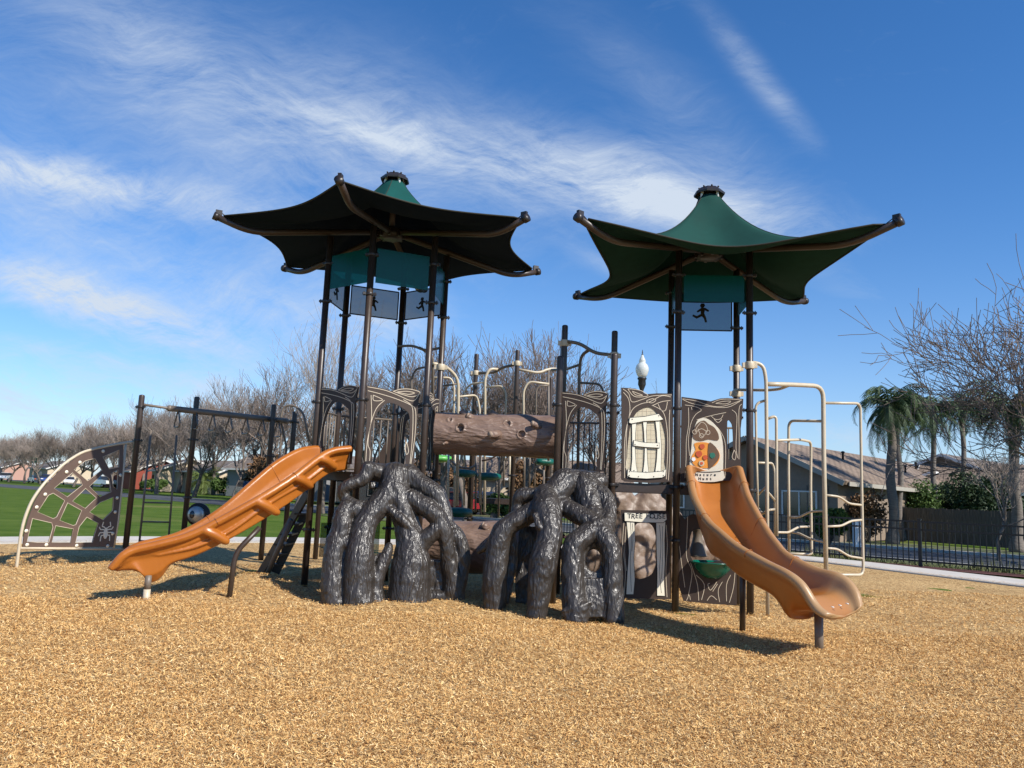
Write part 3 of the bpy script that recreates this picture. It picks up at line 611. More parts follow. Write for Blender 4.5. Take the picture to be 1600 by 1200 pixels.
def plank(pts, off=-.02, parent=win, bolts=(), tfun=tw, F_=FW, m='cream'):
    pl = tfun(pts); o = sheet('plank', pl, [], .014, F_, M[m], parent, off)
    pg_ = [Vector(p) for p in pl]; nn_ = len(pg_); ar = sum(pg_[i-1].x*pg_[i].y-pg_[i].x*pg_[i-1].y for i in range(nn_)); out_ = []
    for i in range(nn_):
        t1 = (pg_[i]-pg_[i-1]).normalized(); t2 = (pg_[(i+1) % nn_]-pg_[i]).normalized(); q_ = (t1+t2).normalized(); out_.append(tuple(pg_[i]+Vector((q_.y, -q_.x))*(.009 if ar > 0 else -.009)))
    sheet('plank_outline', out_, [], .008, F_, M['black'], o, off+.005)
    d = sheet('plank_outline', [((s-sum(p[0] for p in pl)/len(pl))*1.035+sum(p[0] for p in pl)/len(pl), (z-sum(p[1] for p in pl)/len(pl))*1.03+sum(p[1] for p in pl)/len(pl)) for s, z in pl], [], .008, F_, M['black'], parent, off+.006) if False else None
    if bolts:
        mb = MB()
        for b in tfun(bolts): q = F_ @ Vector((b[0], off-.008, b[1])); n = (F_.to_3x3() @ Vector((0, -1, 0))); mb.tube([q, q+n*.004], .008, 8)
        mb.build('bolt', M['black'], parent)
plank([(148, 530), (186, 528), (176, 640), (172, 760), (180, 900), (190, 965), (140, 968), (150, 860), (150, 680)], -.012, bolts=[(165, 540), (165, 955)])
plank([(240, 512), (276, 512), (268, 620), (272, 760), (280, 900), (290, 980), (242, 982), (254, 880), (258, 760), (250, 620)], -.012, bolts=[(257, 522), (265, 968)])
plank([(344, 505), (380, 508), (386, 620), (396, 740), (394, 880), (392, 975), (346, 972), (358, 880), (366, 760), (358, 620)], -.012, bolts=[(362, 518), (368, 962)])
plank([(128, 510), (250, 500), (372, 476), (410, 520), (376, 530), (250, 535), (140, 556), (122, 548)], -.03, bolts=[(148, 520), (374, 490)])
plank([(162, 702), (260, 722), (380, 724), (378, 762), (260, 756), (160, 744)], -.03, bolts=[(172, 735), (362, 742)])
plank([(112, 945), (140, 968), (270, 975), (400, 965), (434, 948), (428, 1000), (400, 1015), (270, 1024), (140, 1016), (108, 1002)], -.03, bolts=[(125, 965), (122, 998), (412, 965), (412, 998), (200, 1008), (330, 1008)])
mb = MB()
for l in ([(72, 262), (120, 300), (150, 372), (250, 345), (330, 320), (486, 312)], [(112, 262), (160, 320), (215, 330), (285, 318), (230, 278), (150, 262), (112, 262)], [(150, 280), (200, 300), (240, 316), (180, 312), (150, 280)],
    [(75, 290), (120, 350), (130, 460), (100, 600), (84, 750), (86, 1020)], [(480, 330), (400, 320), (300, 370), (220, 390), (150, 440), (110, 560), (100, 700), (98, 900), (110, 1020)], [(275, 360), (320, 345), (352, 355), (320, 380), (275, 370), (275, 360)],
    [(318, 405), (400, 370), (475, 360)], [(370, 390), (400, 445), (435, 440), (450, 370)], [(320, 400), (395, 440), (430, 500), (450, 640), (452, 800), (440, 1030)], [(470, 440), (465, 560), (470, 800), (458, 1040)]):
    ribbon(mb, tw(l), -.0145, .0045, FW)
mb.build('carved_line', M['groove'], win)

# game panel G1-G2 with orange picture board and slot
A_, B_ = S[0], S[1]; FG = frame(A_, B_); tg = lambda pts: topl(zw(pts), A_, B_)
outer = tg([(572, 328), (700, 345), (820, 366), (900, 342), (960, 338), (1098, 345), (1092, 450), (1075, 600), (1078, 880), (1078, 1040), (562, 1050), (566, 700)])
slot = smooth2(tg([(962, 535), (990, 545), (1006, 600), (1010, 760), (1000, 860), (968, 850), (962, 700)]), 2)
gp = sheet('game_panel', outer, [slot], .022, FG, M['panel'], PS); gp['label'] = 'brown panel with orange picture game above the right slide'
arch = smooth2(tg([(650, 950), (640, 880), (655, 760), (665, 650), (700, 540), (745, 510), (800, 520), (860, 570), (905, 640), (925, 760), (925, 940), (920, 1040), (690, 1045)]), 3)
bd = sheet('picture_board', arch, [], .012, FG, M['artcream'], gp, -.012)
def art(name, pts, m, off, k=3): sheet(name, smooth2(tg(pts), k), [], .006, FG, M[m], bd, off)
art('dark_drawing', [(668, 640), (700, 560), (760, 530), (800, 560), (850, 590), (885, 650), (880, 700), (800, 690), (740, 705), (680, 690)], 'brownart', -.022)
art('orange_drawing', [(680, 725), (760, 715), (830, 735), (885, 790), (895, 850), (860, 910), (790, 935), (710, 930), (662, 890), (655, 840), (690, 780)], 'orangeart', -.022)
art('brown_drawing', [(800, 728), (850, 745), (886, 800), (890, 850), (850, 905), (800, 930)], 'brownart', -.028)
for c, r, m in (((745, 752), 22, 'redart'), ((718, 815), 27, 'redart'), ((772, 845), 20, 'redart'), ((832, 828), 24, 'greenart'), ((740, 895), 24, 'mesh_tan'), ((740, 895), 13, 'redart'), ((672, 860), 17, 'white')):
    art('spot', [(c[0]+r*math.cos(t), c[1]+r*(1+.15*math.sin(5*t))*math.sin(t)) for t in np.linspace(0, 2*math.pi, 12)[:-1]], m, -.034 if c != (740, 895) or r > 20 else -.038, 2)
mb = MB()
for l in ([(700, 590), (690, 630), (740, 600), (790, 625), (780, 570), (740, 545), (700, 590)], [(710, 600), (735, 660), (760, 660), (790, 620)]): ribbon(mb, tg(l), -.026, .004, FG)
for c in ((682, 628), (795, 632), (740, 660)): ribbon(mb, tg([(c[0]+18*math.cos(t), c[1]+18*math.sin(t)) for t in np.linspace(0, 2*math.pi, 12)]), -.026, .004, FG)
mb.build('drawn_line', M['groove'], bd)
mb = MB()
for l in ([(580, 345), (700, 365), (800, 400), (880, 412), (960, 400), (1080, 358)], [(580, 350), (660, 385), (800, 410), (960, 418), (1070, 365)], [(830, 380), (900, 352), (1000, 348), (1085, 356)], [(860, 385), (920, 368), (990, 366), (950, 388), (860, 385)],
    [(600, 398), (680, 410), (740, 440), (690, 480), (650, 560), (630, 700), (640, 830)], [(630, 420), (632, 560), (612, 700), (610, 860), (600, 1020)], [(655, 415), (660, 440)], [(700, 525), (780, 500), (860, 480), (950, 462)], [(820, 490), (860, 520), (905, 515), (925, 480)], [(835, 500), (880, 548), (915, 520)], [(760, 512), (840, 560), (900, 620), (945, 740), (940, 1030)],
    [(1000, 440), (1040, 480), (1040, 600), (1035, 760), (1050, 850)], [(1020, 780), (1002, 840), (1025, 865), (1035, 820), (1020, 780)], [(1085, 390), (1060, 440), (1062, 700), (1060, 860)]):
    ribbon(mb, tg(l), -.0145, .004, FG)
mb.build('carved_line', M['groove'], gp)
# lettering on boards
def letters(words, F_, parent, off, m='black', jit=.06):
    meshes = []
    for ch, (x, z), size, rot in words:
        cu = bpy.data.curves.new('t', 'FONT'); cu.body = ch; cu.size = size; cu.extrude = .0015; cu.offset = .0012; cu.align_x = 'CENTER'; cu.align_y = 'CENTER'
        o = bpy.data.objects.new('t', cu); COL.objects.link(o); dg = bpy.context.evaluated_depsgraph_get(); dg.update(); me = bpy.data.meshes.new_from_object(o.evaluated_get(dg)); COL.objects.unlink(o); bpy.data.objects.remove(o)
        me.transform(F_ @ Matrix.Translation((x, off, z)) @ Matrix.Rotation(math.pi/2, 4, 'X') @ Matrix.Rotation(rot, 4, 'Z')); meshes.append(me)
    bm = bmesh.new()
    for me in meshes: bm.from_mesh(me)
    me = bpy.data.meshes.new('lettering'); bm.to_mesh(me); bm.free(); return link('lettering', me, parent, M[m])
a, b = tg([(698, 965), (900, 965)]); ribm = MB(); ribbon(ribm, tg([(690, 966), (800, 970), (905, 962)]), -.022, .006, FG); ribm.build('drawn_line', M['black'], bd)
wl = []
for s, y in (('Nature', 992), ('Hunt', 1026)):
    for i, ch in enumerate(s): q = tg([((700 if s == 'Nature' else 726)+i*31, y)])[0]; wl.append((ch, q, .058, random.uniform(-.1, .1)))
letters(wl, FG, bd, -.021)

# ground-level playhouse panels: TREE HOUSE doorway and bowl table
zt_ = Zm((940, 740), 4.6154)
A_, B_ = M2, S[0]; tt = lambda pts: topl(zt_(pts), A_, B_)
outer = tt([(140, 262), (470, 268), (492, 300), (490, 640), (492, 905), (395, 905), (150, 895), (148, 600)])
hole = smooth2(tt([(238, 380), (300, 355), (350, 362), (385, 420), (398, 560), (385, 680), (340, 740), (240, 748), (232, 560)]), 3)
th_ = sheet('doorway_panel', outer, [hole], .022, FW, M['panel'], PS); th_['label'] = 'brown doorway panel with cream boards reading TREE HOUSE'
def plk(pts, off, bolts=()): plank(pts, off, th_, bolts, tt, FW)
plk([(178, 338), (232, 332), (238, 480), (228, 600), (236, 760), (226, 868), (176, 868), (186, 700), (196, 560), (186, 420)], -.018)
plk([(392, 352), (456, 348), (450, 480), (452, 640), (446, 780), (452, 880), (398, 878), (400, 700), (394, 560)], -.018)
plk([(162, 282), (300, 288), (460, 290), (464, 330), (440, 352), (300, 350), (164, 340)], -.034)
s_ = 'TREE HOUSE'; wl = []
for i, ch in enumerate(s_):
    if ch == ' ': continue
    q = tt([(196+i*27.5, 306+3*math.sin(i*2)+.05*i*10)])[0]; wl.append((ch, q, .105, random.uniform(-.14, .14)))
letters(wl, FW, th_, -.0425)
mb = MB()
for l in ([(206, 350), (212, 500), (204, 640), (212, 850)], [(220, 360), (224, 450), (216, 560)], [(415, 370), (425, 520), (415, 700), (428, 860)], [(436, 380), (438, 560), (430, 760)]): ribbon(mb, tt(l), -.0265, .003, FW)
mb.build('board_grain', M['black'], th_)
mb = MB()
for l in ([(160, 350), (150, 520), (170, 700), (160, 880)], [(175, 380), (165, 560), (178, 700)], [(464, 370), (472, 520), (462, 700), (470, 890)]): ribbon(mb, tt(l), -.0145, .004, FW)
mb.build('carved_line', M['groove'], th_)

A_, B_ = S[0], S[1]; tb = lambda pts: topl(zt_(pts), A_, B_)
outer = tb([(565, 285), (600, 330), (630, 300), (660, 290), (690, 300), (960, 330), (975, 600), (975, 950), (780, 938), (590, 918), (560, 820), (556, 560)])
hole = smooth2(tb([(650, 420), (700, 400), (760, 420), (850, 440), (900, 520), (880, 610), (780, 640), (660, 630), (635, 520)]), 3)
bp_ = sheet('table_panel', outer, [hole], .022, FG, M['panel'], PS); bp_['label'] = 'brown ground-level panel holding a green half bowl'
mb = MB()
for l in ([(620, 310), (615, 450), (612, 600), (650, 700), (640, 800), (620, 900)], [(680, 730), (740, 800), (720, 910)], [(640, 640), (660, 700), (690, 800), (700, 915)], [(760, 915), (790, 880), (830, 910)], [(800, 850), (835, 795)], [(870, 780), (840, 840), (850, 925)], [(930, 730), (900, 800), (900, 920)], [(962, 700), (950, 820), (920, 930)], [(780, 790), (765, 800), (785, 840), (830, 780)], [(612, 915), (630, 875), (640, 910)], [(560, 520), (575, 640), (600, 820)]):
    ribbon(mb, tb(l), -.0145, .004, FG)
mb.build('carved_line', M['groove'], bp_)
s, zc = tb([(795, 640)])[0]; cc = FG @ Vector((s, 0, zc)); mb = MB()
prof = [(.02, -.235), (.10, -.225), (.19, -.17), (.26, -.09), (.30, -.01), (.325, .0), (.325, .012), (.29, .01), (.24, -.08), (.15, -.16), (.03, -.19)]
mb.lathe(prof, cc+Vector((0, -.02, 0)), 32); bw_ = mb.build('bowl', M['teal'], bp_); bw_['label'] = 'green half bowl table'
# stool/hourglass behind the bowl
s, zc = tb([(715, 500)])[0]; cc = FG @ Vector((s, .35, zc)); mb = MB(); mb.lathe([(.16, -.22), (.15, -.2), (.09, -.02), (.07, .08), (.08, .18), (.12, .24), (.02, .26)], cc, 20); mb.build('play_spout', M['tandull'], bp_)

# ------------------------------------------------------------ slides
def resample(pts, n):
    P_ = smooth_path(pts, 10); L_ = [0]
    for i in range(1, len(P_)): L_.append(L_[-1]+(P_[i]-P_[i-1]).length)
    out = []; j = 0
    for i in range(n):
        t = L_[-1]*i/(n-1)
        while j < len(P_)-2 and L_[j+1] < t: j += 1
        q = (t-L_[j])/max(1e-9, L_[j+1]-L_[j]); out.append(P_[j].lerp(P_[j+1], min(1, q)))
    return out
def slide(rimL, rimR, depth, legs, bulge, label, bands=(), fade=1.):
    n = 64; A = resample(rimL, n); B = resample(rimR, n)
    V = []; F = []; m = 0
    ts_ = np.linspace(0, 1, n); dp = np.interp(ts_, [d[0] for d in depth], [d[1] for d in depth])
    for i in range(n):
        a, b = A[i], B[i]; w_ = b-a; W = w_.length; e = w_.normalized(); t = ((A[min(i+1, n-1)]+B[min(i+1, n-1)])-(A[max(i-1, 0)]+B[max(i-1, 0)])).normalized()
        up = e.cross(t); up = up if up.z > 0 else -up; d = dp[i]; c = (a+b)/2; out = 1+.0
        bl = bulge(ts_[i])
        prof = [(-.01, -min(.085, d*.5+.03)), (-.07, -min(.06, d*.4+.02)), (-.088, -.01), (-.06, .03), (-.01, .04), (.035, .01), (.055, -d*.45), (.088, -d*.78), (.15, -d*.94), (.22, -d)]
        inner = [(x, y) for x, y in prof]; right = [(W-x, y) for x, y in reversed(prof)]
        under = [(W-.10, -d-.035-bl), (W*.5, -d-.05-bl*1.1), (.10, -d-.035-bl)]
        under = [(W-.035, -d*.55-.03), (W-.05, -d-.02-bl*.6), (W-.14, -d-.04-bl), (W*.5, -d-.045-bl*1.05), (.14, -d-.04-bl), (.05, -d-.02-bl*.6), (.035, -d*.55-.03)]
        loop = inner+right+under; m = len(loop)
        # small step lines along the bed come from the mould
        for x, y in loop: V.append(a+e*x+up*y)
    for i in range(n-1):
        for k in range(m): F.append((i*m+k, i*m+(k+1) % m, (i+1)*m+(k+1) % m, (i+1)*m+k))
    F.append(tuple(range(m))); F.append(tuple((n-1)*m+k for k in range(m-1, -1, -1)))
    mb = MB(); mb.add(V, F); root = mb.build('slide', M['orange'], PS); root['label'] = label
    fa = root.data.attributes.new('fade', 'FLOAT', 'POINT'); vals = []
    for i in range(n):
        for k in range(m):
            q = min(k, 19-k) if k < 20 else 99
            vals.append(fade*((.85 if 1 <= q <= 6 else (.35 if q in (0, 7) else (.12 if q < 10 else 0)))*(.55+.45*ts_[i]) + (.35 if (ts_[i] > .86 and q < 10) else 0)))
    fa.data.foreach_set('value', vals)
    bm = bmesh.new(); bm.from_mesh(root.data); bmesh.ops.recalc_face_normals(bm, faces=bm.faces); bm.to_mesh(root.data); bm.free()
    root.modifiers.new('s', 'SUBSURF').levels = 1; root.modifiers['s'].render_levels = 1
    for lg in legs:
        mb = MB(); mb.tube(lg[0], lg[1], 14); mb.build('support_leg', M[lg[2]], root)
    for i0, (dx, dz), ln in bands:      # moulded vine lumps gripping the outside wall
        i = int(i0*(n-1)); a, b = A[i], B[i]; e = (b-a).normalized(); t = (A[min(i+1, n-1)]-A[i-1]).normalized(); up = e.cross(t); up = up if up.z > 0 else -up
        pts = [a+e*.0-up*.02+t*.09, a-e*.04-up*.05+t*.06, a-e*.03-up*(ln*.45)-t*.02, a+e*.0-up*ln*.85-t*.10, a+e*.04-up*ln-t*.14]
        mb = MB(); mb.tube(smooth_path(pts, 5), [.040+.026*math.sin(math.pi*j/(20)) for j in range(21)], 14); mb.build('vine_lump', M['orange'], root)
    return root, A, B
mL, mR = H[0], H[1]
legL = [([G(228, 940)+Vector((0, 0, -.1)), G(228, 940)+Vector((.0, .0, .16))], .044, 'tan'), ([G(228, 940)+Vector((0, 0, .15)), G(228, 940)+Vector((.0, .0, .34))], .042, 'tandull'),
        (bendpath([Vector((-3.82, 11.15, -.1)), Vector((-3.80, 11.18, .62)), Vector((-3.52, 11.30, .98))], .15), .038, 'post')]
rimNear = [(-2.48, 12.10, 2.21), (-2.70, 11.93, 2.16), (-2.87, 11.75, 2.04), (-3.12, 11.42, 1.75), (-3.40, 11.15, 1.49), (-3.70, 10.95, 1.26), (-4.0, 10.79, 1.05), (-4.30, 10.65, .87), (-4.62, 10.50, .76), (-4.86, 10.40, .69), (-4.98, 10.33, .61), (-5.10, 10.30, .43)]
rimFar = [(-3.00, 12.62, 2.21), (-3.15, 12.48, 2.20), (-3.32, 12.28, 2.13), (-3.56, 12.00, 1.92), (-3.80, 11.73, 1.62), (-4.08, 11.48, 1.27), (-4.35, 11.30, 1.02), (-4.62, 11.14, .84), (-4.85, 11.03, .76), (-5.05, 10.93, .70), (-5.18, 10.86, .61), (-5.30, 10.80, .43)]
bl = lambda t: .22*math.exp(-((t-.885)/.075)**4)
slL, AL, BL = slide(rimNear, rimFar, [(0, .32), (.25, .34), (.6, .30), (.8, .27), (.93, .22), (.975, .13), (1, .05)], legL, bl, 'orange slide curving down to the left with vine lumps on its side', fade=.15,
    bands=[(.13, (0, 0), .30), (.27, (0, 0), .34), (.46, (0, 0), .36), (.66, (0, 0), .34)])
mb = MB()   # carved vine strands along the near wall
for k, (o1, o2) in enumerate(((-.09, 0), (-.19, 1.7))):
    pts = []
    for i in range(2, 56):
        a, b = AL[i], BL[i]; e = (b-a).normalized(); t = (AL[min(i+1, 63)]-AL[i-1]).normalized(); up = e.cross(t); up = up if up.z > 0 else -up
        pts.append(a+e*(.015+.06*(-o1-.08))+up*(o1*min(1, (60-i)/8)+.028*math.sin(i*.24+o2)))
    mb.tube(pts, [.006+.022*min(1, j/6, (len(pts)-1-j)/10) for j in range(len(pts))], 8)
mb.build('vine_strand', M['orange'], slL)
for o in [c for c in slL.children if c.name.startswith('vine')]:      # mould the vines into the wall as one skin
    bm = bmesh.new(); bm.from_mesh(slL.data); bm.from_mesh(o.data); bm.to_mesh(slL.data); bm.free(); bpy.data.objects.remove(o)
slL.modifiers.clear(); rm = slL.modifiers.new('r', 'REMESH'); rm.mode = 'VOXEL'; rm.voxel_size = .0125; rm.use_smooth_shade = True
q = slL.modifiers.new('s', 'SMOOTH'); q.factor = .6; q.iterations = 8; apply_mods(slL); slL.data.polygons.foreach_set('use_smooth', [True]*len(slL.data.polygons))

rL = [P(*t) for t in [(1078, 727, 11.86), (1082, 750, 11.5), (1088, 776, 10.95), (1107, 811, 10.2), (1130, 833, 9.75), (1157, 855, 9.35), (1203, 881, 8.9), (1232, 895, 8.65), (1255, 912, 8.5), (1273, 940, 8.4), (1284, 954, 8.32), (1302, 964, 8.25)]]
rR = [P(*t) for t in [(1152, 728, 11.80), (1159, 752, 11.5), (1168, 779, 11.0), (1195, 826, 10.3), (1212, 849, 9.95), (1229, 867, 9.65), (1273, 890, 9.25), (1300, 897, 9.05), (1320, 906, 8.93), (1335, 925, 8.8), (1341, 942, 8.72), (1343, 954, 8.65)]]
gl = G(1280, 1018); gm = G(1160, 987)
legR = [([gl+Vector((0, 0, -.1)), gl+Vector((0, 0, .42))], .048, 'tandull'), ([gm+Vector((0, 0, -.1)), gm+Vector((-.10, -.35, .80))], .038, 'post')]
blR = lambda t: .24*math.exp(-((t-.875)/.065)**4)+.06*math.exp(-((t-.47)/.05)**2)
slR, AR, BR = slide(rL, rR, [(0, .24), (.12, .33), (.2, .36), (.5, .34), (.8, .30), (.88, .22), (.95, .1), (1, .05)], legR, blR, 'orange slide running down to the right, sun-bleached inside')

def seam(root, A, B, d, t, m='orange'):
    i = int(t*63); a, b = A[i], B[i]; w_ = b-a; W = w_.length; e = w_.normalized(); tt_ = (A[i+1]-A[i-1]).normalized(); up = e.cross(tt_); up = up if up.z > 0 else -up
    pr = [(-.07, -.06), (-.092, -.01), (-.064, .032), (-.01, .044), (.036, .014), (.058, -d*.45), (.09, -d*.77), (.15, -d*.93), (.22, -d+.004)]; pr = pr+[(W-x, y) for x, y in reversed(pr)]
    mb = MB(); mb.tube([a+e*x+up*y for x, y in pr], .0045, 6); mb.build('mould_seam', M[m], root)
for t in (.13, .42, .70): seam(slR, AR, BR, .345, t)
for t in (.30, .62): seam(slL, AL, BL, .31, t)
for k in range(3):
    f = .3+k*.2; p = AR[61].lerp(BR[61], f); mb = MB(); mb.tube([p+Vector((-.012, .012, .006)), p+Vector((.010, -.012, .001))], .006, 6); mb.build('wear_mark', M['white'], slR)

# ------------------------------------------------------------ root climbers (fused limbs)
def resample_(P_, n):
    L_ = [0]
    for i in range(1, len(P_)): L_.append(L_[-1]+(P_[i]-P_[i-1]).length)
    out = []; j = 0
    for i in range(n):
        t = L_[-1]*i/(n-1)
        while j < len(P_)-2 and L_[j+1] < t: j += 1
        q = (t-L_[j])/max(1e-9, L_[j+1]-L_[j]); out.append(P_[j].lerp(P_[j+1], min(1, q)))
    return out
def ringpts(cx, cy, rx, ry, Y0, Y1, n=18, f=1.): return [(cx+rx*f*math.cos(2*math.pi*i/n), cy+ry*f*math.sin(2*math.pi*i/n), Y0+(Y1-Y0)*(.5+.5*math.sin(2*math.pi*i/n))) for i in range(n+1)]
def climber(chains, plates, o, s, knots, label):
    mb = MB()
    def node(x, y, Y, r): return P(o[0]+x/s, o[1]+y/s, Y), r/s*Y/FPX
    for ch in chains:
        pr = [node(*c) for c in ch]; pts = [p for p, r in pr]; rs = [r for p, r in pr]
        sm = smooth_path(pts, 5); rr = []
        for i in range(len(sm)):
            t = i/5; k = min(int(t), len(rs)-2); f = t-k; rr.append((rs[k]*(1-f)+rs[k+1]*f)*1.13)
        mb.tube(sm, rr, 14)
        mb.ball(sm[0], rr[0], 12); mb.ball(sm[-1], rr[-1], 12)
    for ca, cb, rr in plates:      # smooth sheets of plastic between two limbs
        a = resample_([P(o[0]+x/s, o[1]+y/s, Y) for x, y, Y in ca], 24); b = resample_([P(o[0]+x/s, o[1]+y/s, Y) for x, y, Y in cb], 24); wd = max((p-q).length for p, q in zip(a, b)); k = max(3, int(wd/.035))
        for j in range(k+1): mb.tube([p.lerp(q, j/k) for p, q in zip(a, b)], rr, 8)
    for x, y, Y, r in knots:
        p, rr = node(x, y, Y, r); mb.tube([p+Vector((0, .08, 0)), p+Vector((0, -.035, 0))], rr, 12)
    o_ = mb.build('root_climber', M['root'], PS); o_['label'] = label
    rm = o_.modifiers.new('r', 'REMESH'); rm.mode = 'VOXEL'; rm.voxel_size = .0115; rm.use_smooth_shade = True
    sm_ = o_.modifiers.new('s', 'SMOOTH'); sm_.factor = .6; sm_.iterations = 7
    for sc_n, st_ in ((.22, .04), (.09, .007)):
        tx = bpy.data.textures.new('bark_relief', 'CLOUDS'); tx.noise_scale = sc_n; tx.noise_depth = 1; dm = o_.modifiers.new('d', 'DISPLACE'); dm.texture = tx; dm.strength = st_; dm.mid_level = .5
    apply_mods(o_); o_.data.polygons.foreach_set('use_smooth', [True]*len(o_.data.polygons)); return o_
c1 = [
 [(272, 105, 11.75, 34), (360, 128, 11.9, 44), (470, 122, 11.95, 36)],
 [(268, 100, 11.72, 34), (240, 155, 11.65, 30), (170, 186, 11.6, 28), (146, 215, 11.6, 28), (158, 250, 11.6, 26), (215, 285, 11.58, 28), (290, 290, 11.6, 34)],
 [(400, 140, 11.85, 66), (385, 210, 11.75, 62), (325, 280, 11.62, 54), (265, 345, 11.5, 50), (238, 430, 11.4, 54), (224, 540, 11.3, 64), (220, 660, 11.26, 68), (218, 765, 11.22, 72)],
 [(160, 290, 11.52, 34), (140, 350, 11.45, 42), (130, 420, 11.4, 44), (110, 475, 11.36, 46), (98, 560, 11.3, 48), (98, 660, 11.26, 52), (100, 765, 11.22, 56)],
 [(85, 488, 11.36, 30), (64, 496, 11.36, 16)],
 [(215, 300, 11.55, 36), (160, 318, 11.5, 36)], [(120, 455, 11.36, 36), (185, 470, 11.38, 36), (230, 450, 11.4, 40)],
 [(400, 210, 11.75, 62), (430, 285, 11.7, 56), (455, 370, 11.66, 56), (478, 460, 11.6, 66), (480, 560, 11.54, 82), (470, 660, 11.5, 90), (465, 770, 11.48, 96)],
 [(370, 300, 11.55, 22), (430, 350, 11.5, 22), (480, 400, 11.5, 22)],
 [(450, 235, 11.72, 40), (520, 275, 11.66, 42), (590, 322, 11.62, 42), (630, 385, 11.6, 38), (650, 470, 11.6, 32), (668, 570, 11.62, 36), (682, 660, 11.64, 42), (680, 750, 11.66, 50)],
 [(470, 120, 11.95, 40), (520, 180, 11.9, 44), (590, 222, 11.85, 46), (628, 290, 11.82, 38), (650, 375, 11.75, 36), (700, 430, 11.75, 34), (728, 490, 11.72, 32), (728, 580, 11.72, 34), (705, 670, 11.7, 36), (690, 750, 11.7, 44)],
 [(500, 500, 11.55, 50), (545, 450, 11.55, 40), (590, 410, 11.57, 36), (630, 380, 11.6, 36)],
 [(370, 480, 11.5, 18), (350, 540, 11.45, 26), (315, 620, 11.4, 32), (300, 690, 11.36, 38), (305, 765, 11.34, 44)],
 [(590, 725, 11.6, 26), (700, 735, 11.62, 30)]]
p1 = [([(90, 520, 11.34), (90, 760, 11.26)], [(225, 520, 11.34), (225, 760, 11.26)], .075),
      ([(250, 560, 11.4), (260, 760, 11.36)], [(355, 500, 11.5), (330, 760, 11.42)], .03),
      ([(545, 540, 11.66), (540, 600, 11.66), (545, 690, 11.66)], [(690, 560, 11.68), (690, 620, 11.68), (690, 690, 11.68)], .05), ([(610, 650, 11.66), (600, 755, 11.66)], [(715, 640, 11.7), (715, 755, 11.68)], .06),
      ([(275, 120, 11.85), (290, 200, 11.8)], [(480, 120, 11.98), (470, 200, 11.9)], .05), ([(430, 230, 11.78), (450, 330, 11.75)], [(530, 200, 11.9), (600, 250, 11.85)], .04),
      ([(150, 330, 11.48), (140, 380, 11.45)], [(275, 330, 11.55), (215, 365, 11.48)], .04)]
rc1 = climber(c1, p1, (490, 700), 3.137, [(238, 440, 11.32, 18), (735, 470, 11.78, 16)], 'black glossy tree-root climber below the left tower')
c2 = [
 [(1228, 150, 11.62, 44), (1320, 165, 11.72, 52), (1400, 165, 11.75, 40)],
 [(1330, 180, 11.66, 64), (1345, 250, 11.52, 62), (1365, 320, 11.38, 52), (1400, 395, 11.15, 54)],
 [(1225, 185, 11.6, 42), (1110, 225, 11.55, 32), (1015, 240, 11.55, 32), (1000, 290, 11.55, 28), (1012, 345, 11.45, 30)],
 [(1232, 160, 11.6, 58), (1180, 225, 11.48, 56), (1110, 290, 11.33, 48), (1045, 330, 11.3, 44), (965, 372, 11.3, 44), (920, 430, 11.28, 50), (900, 520, 11.26, 52), (890, 620, 11.22, 54), (885, 700, 11.2, 52), (888, 795, 11.18, 48)],
 [(950, 385, 11.32, 34), (880, 450, 11.4, 26), (812, 508, 11.45, 12)],
 [(1140, 240, 11.4, 56), (1142, 310, 11.18, 66), (1158, 400, 11.02, 56), (1148, 480, 10.92, 54), (1128, 555, 10.84, 62), (1112, 650, 10.8, 54), (1100, 740, 10.77, 48), (1095, 825, 10.74, 44)],
 [(1215, 280, 11.38, 40), (1290, 322, 11.24, 42), (1370, 372, 11.1, 46), (1425, 440, 10.95, 48), (1462, 520, 10.86, 44), (1466, 620, 10.8, 44), (1466, 740, 10.74, 46), (1466, 840, 10.7, 50)],
 [(1370, 205, 11.6, 48), (1432, 255, 11.45, 40), (1446, 320, 11.3, 36), (1425, 400, 11.08, 42)],
 [(1400, 395, 11.05, 50), (1330, 430, 10.95, 46), (1275, 485, 10.86, 48), (1268, 570, 10.8, 48), (1272, 680, 10.72, 50), (1285, 840, 10.62, 56)],
 [(1225, 800, 10.56, 12), (1290, 785, 10.52, 14), (1352, 758, 10.56, 10)], [(1228, 818, 10.56, 12), (1300, 800, 10.52, 14), (1345, 778, 10.56, 10)],
 [(1085, 330, 11.0, 12), (1110, 390, 10.92, 14), (1170, 430, 10.94, 14), (1205, 470, 11.0, 14)]]
hole_in = ringpts(1372, 552, 60, 74, 10.98, 10.86); hole_out = [(1372+(118 if math.cos(2*math.pi*i/18) < 0 else 96)*math.cos(2*math.pi*i/18), 552+(135 if math.sin(2*math.pi*i/18) < 0 else 150)*math.sin(2*math.pi*i/18), 11.0-.2*(.5+.5*math.sin(2*math.pi*i/18))) for i in range(19)]
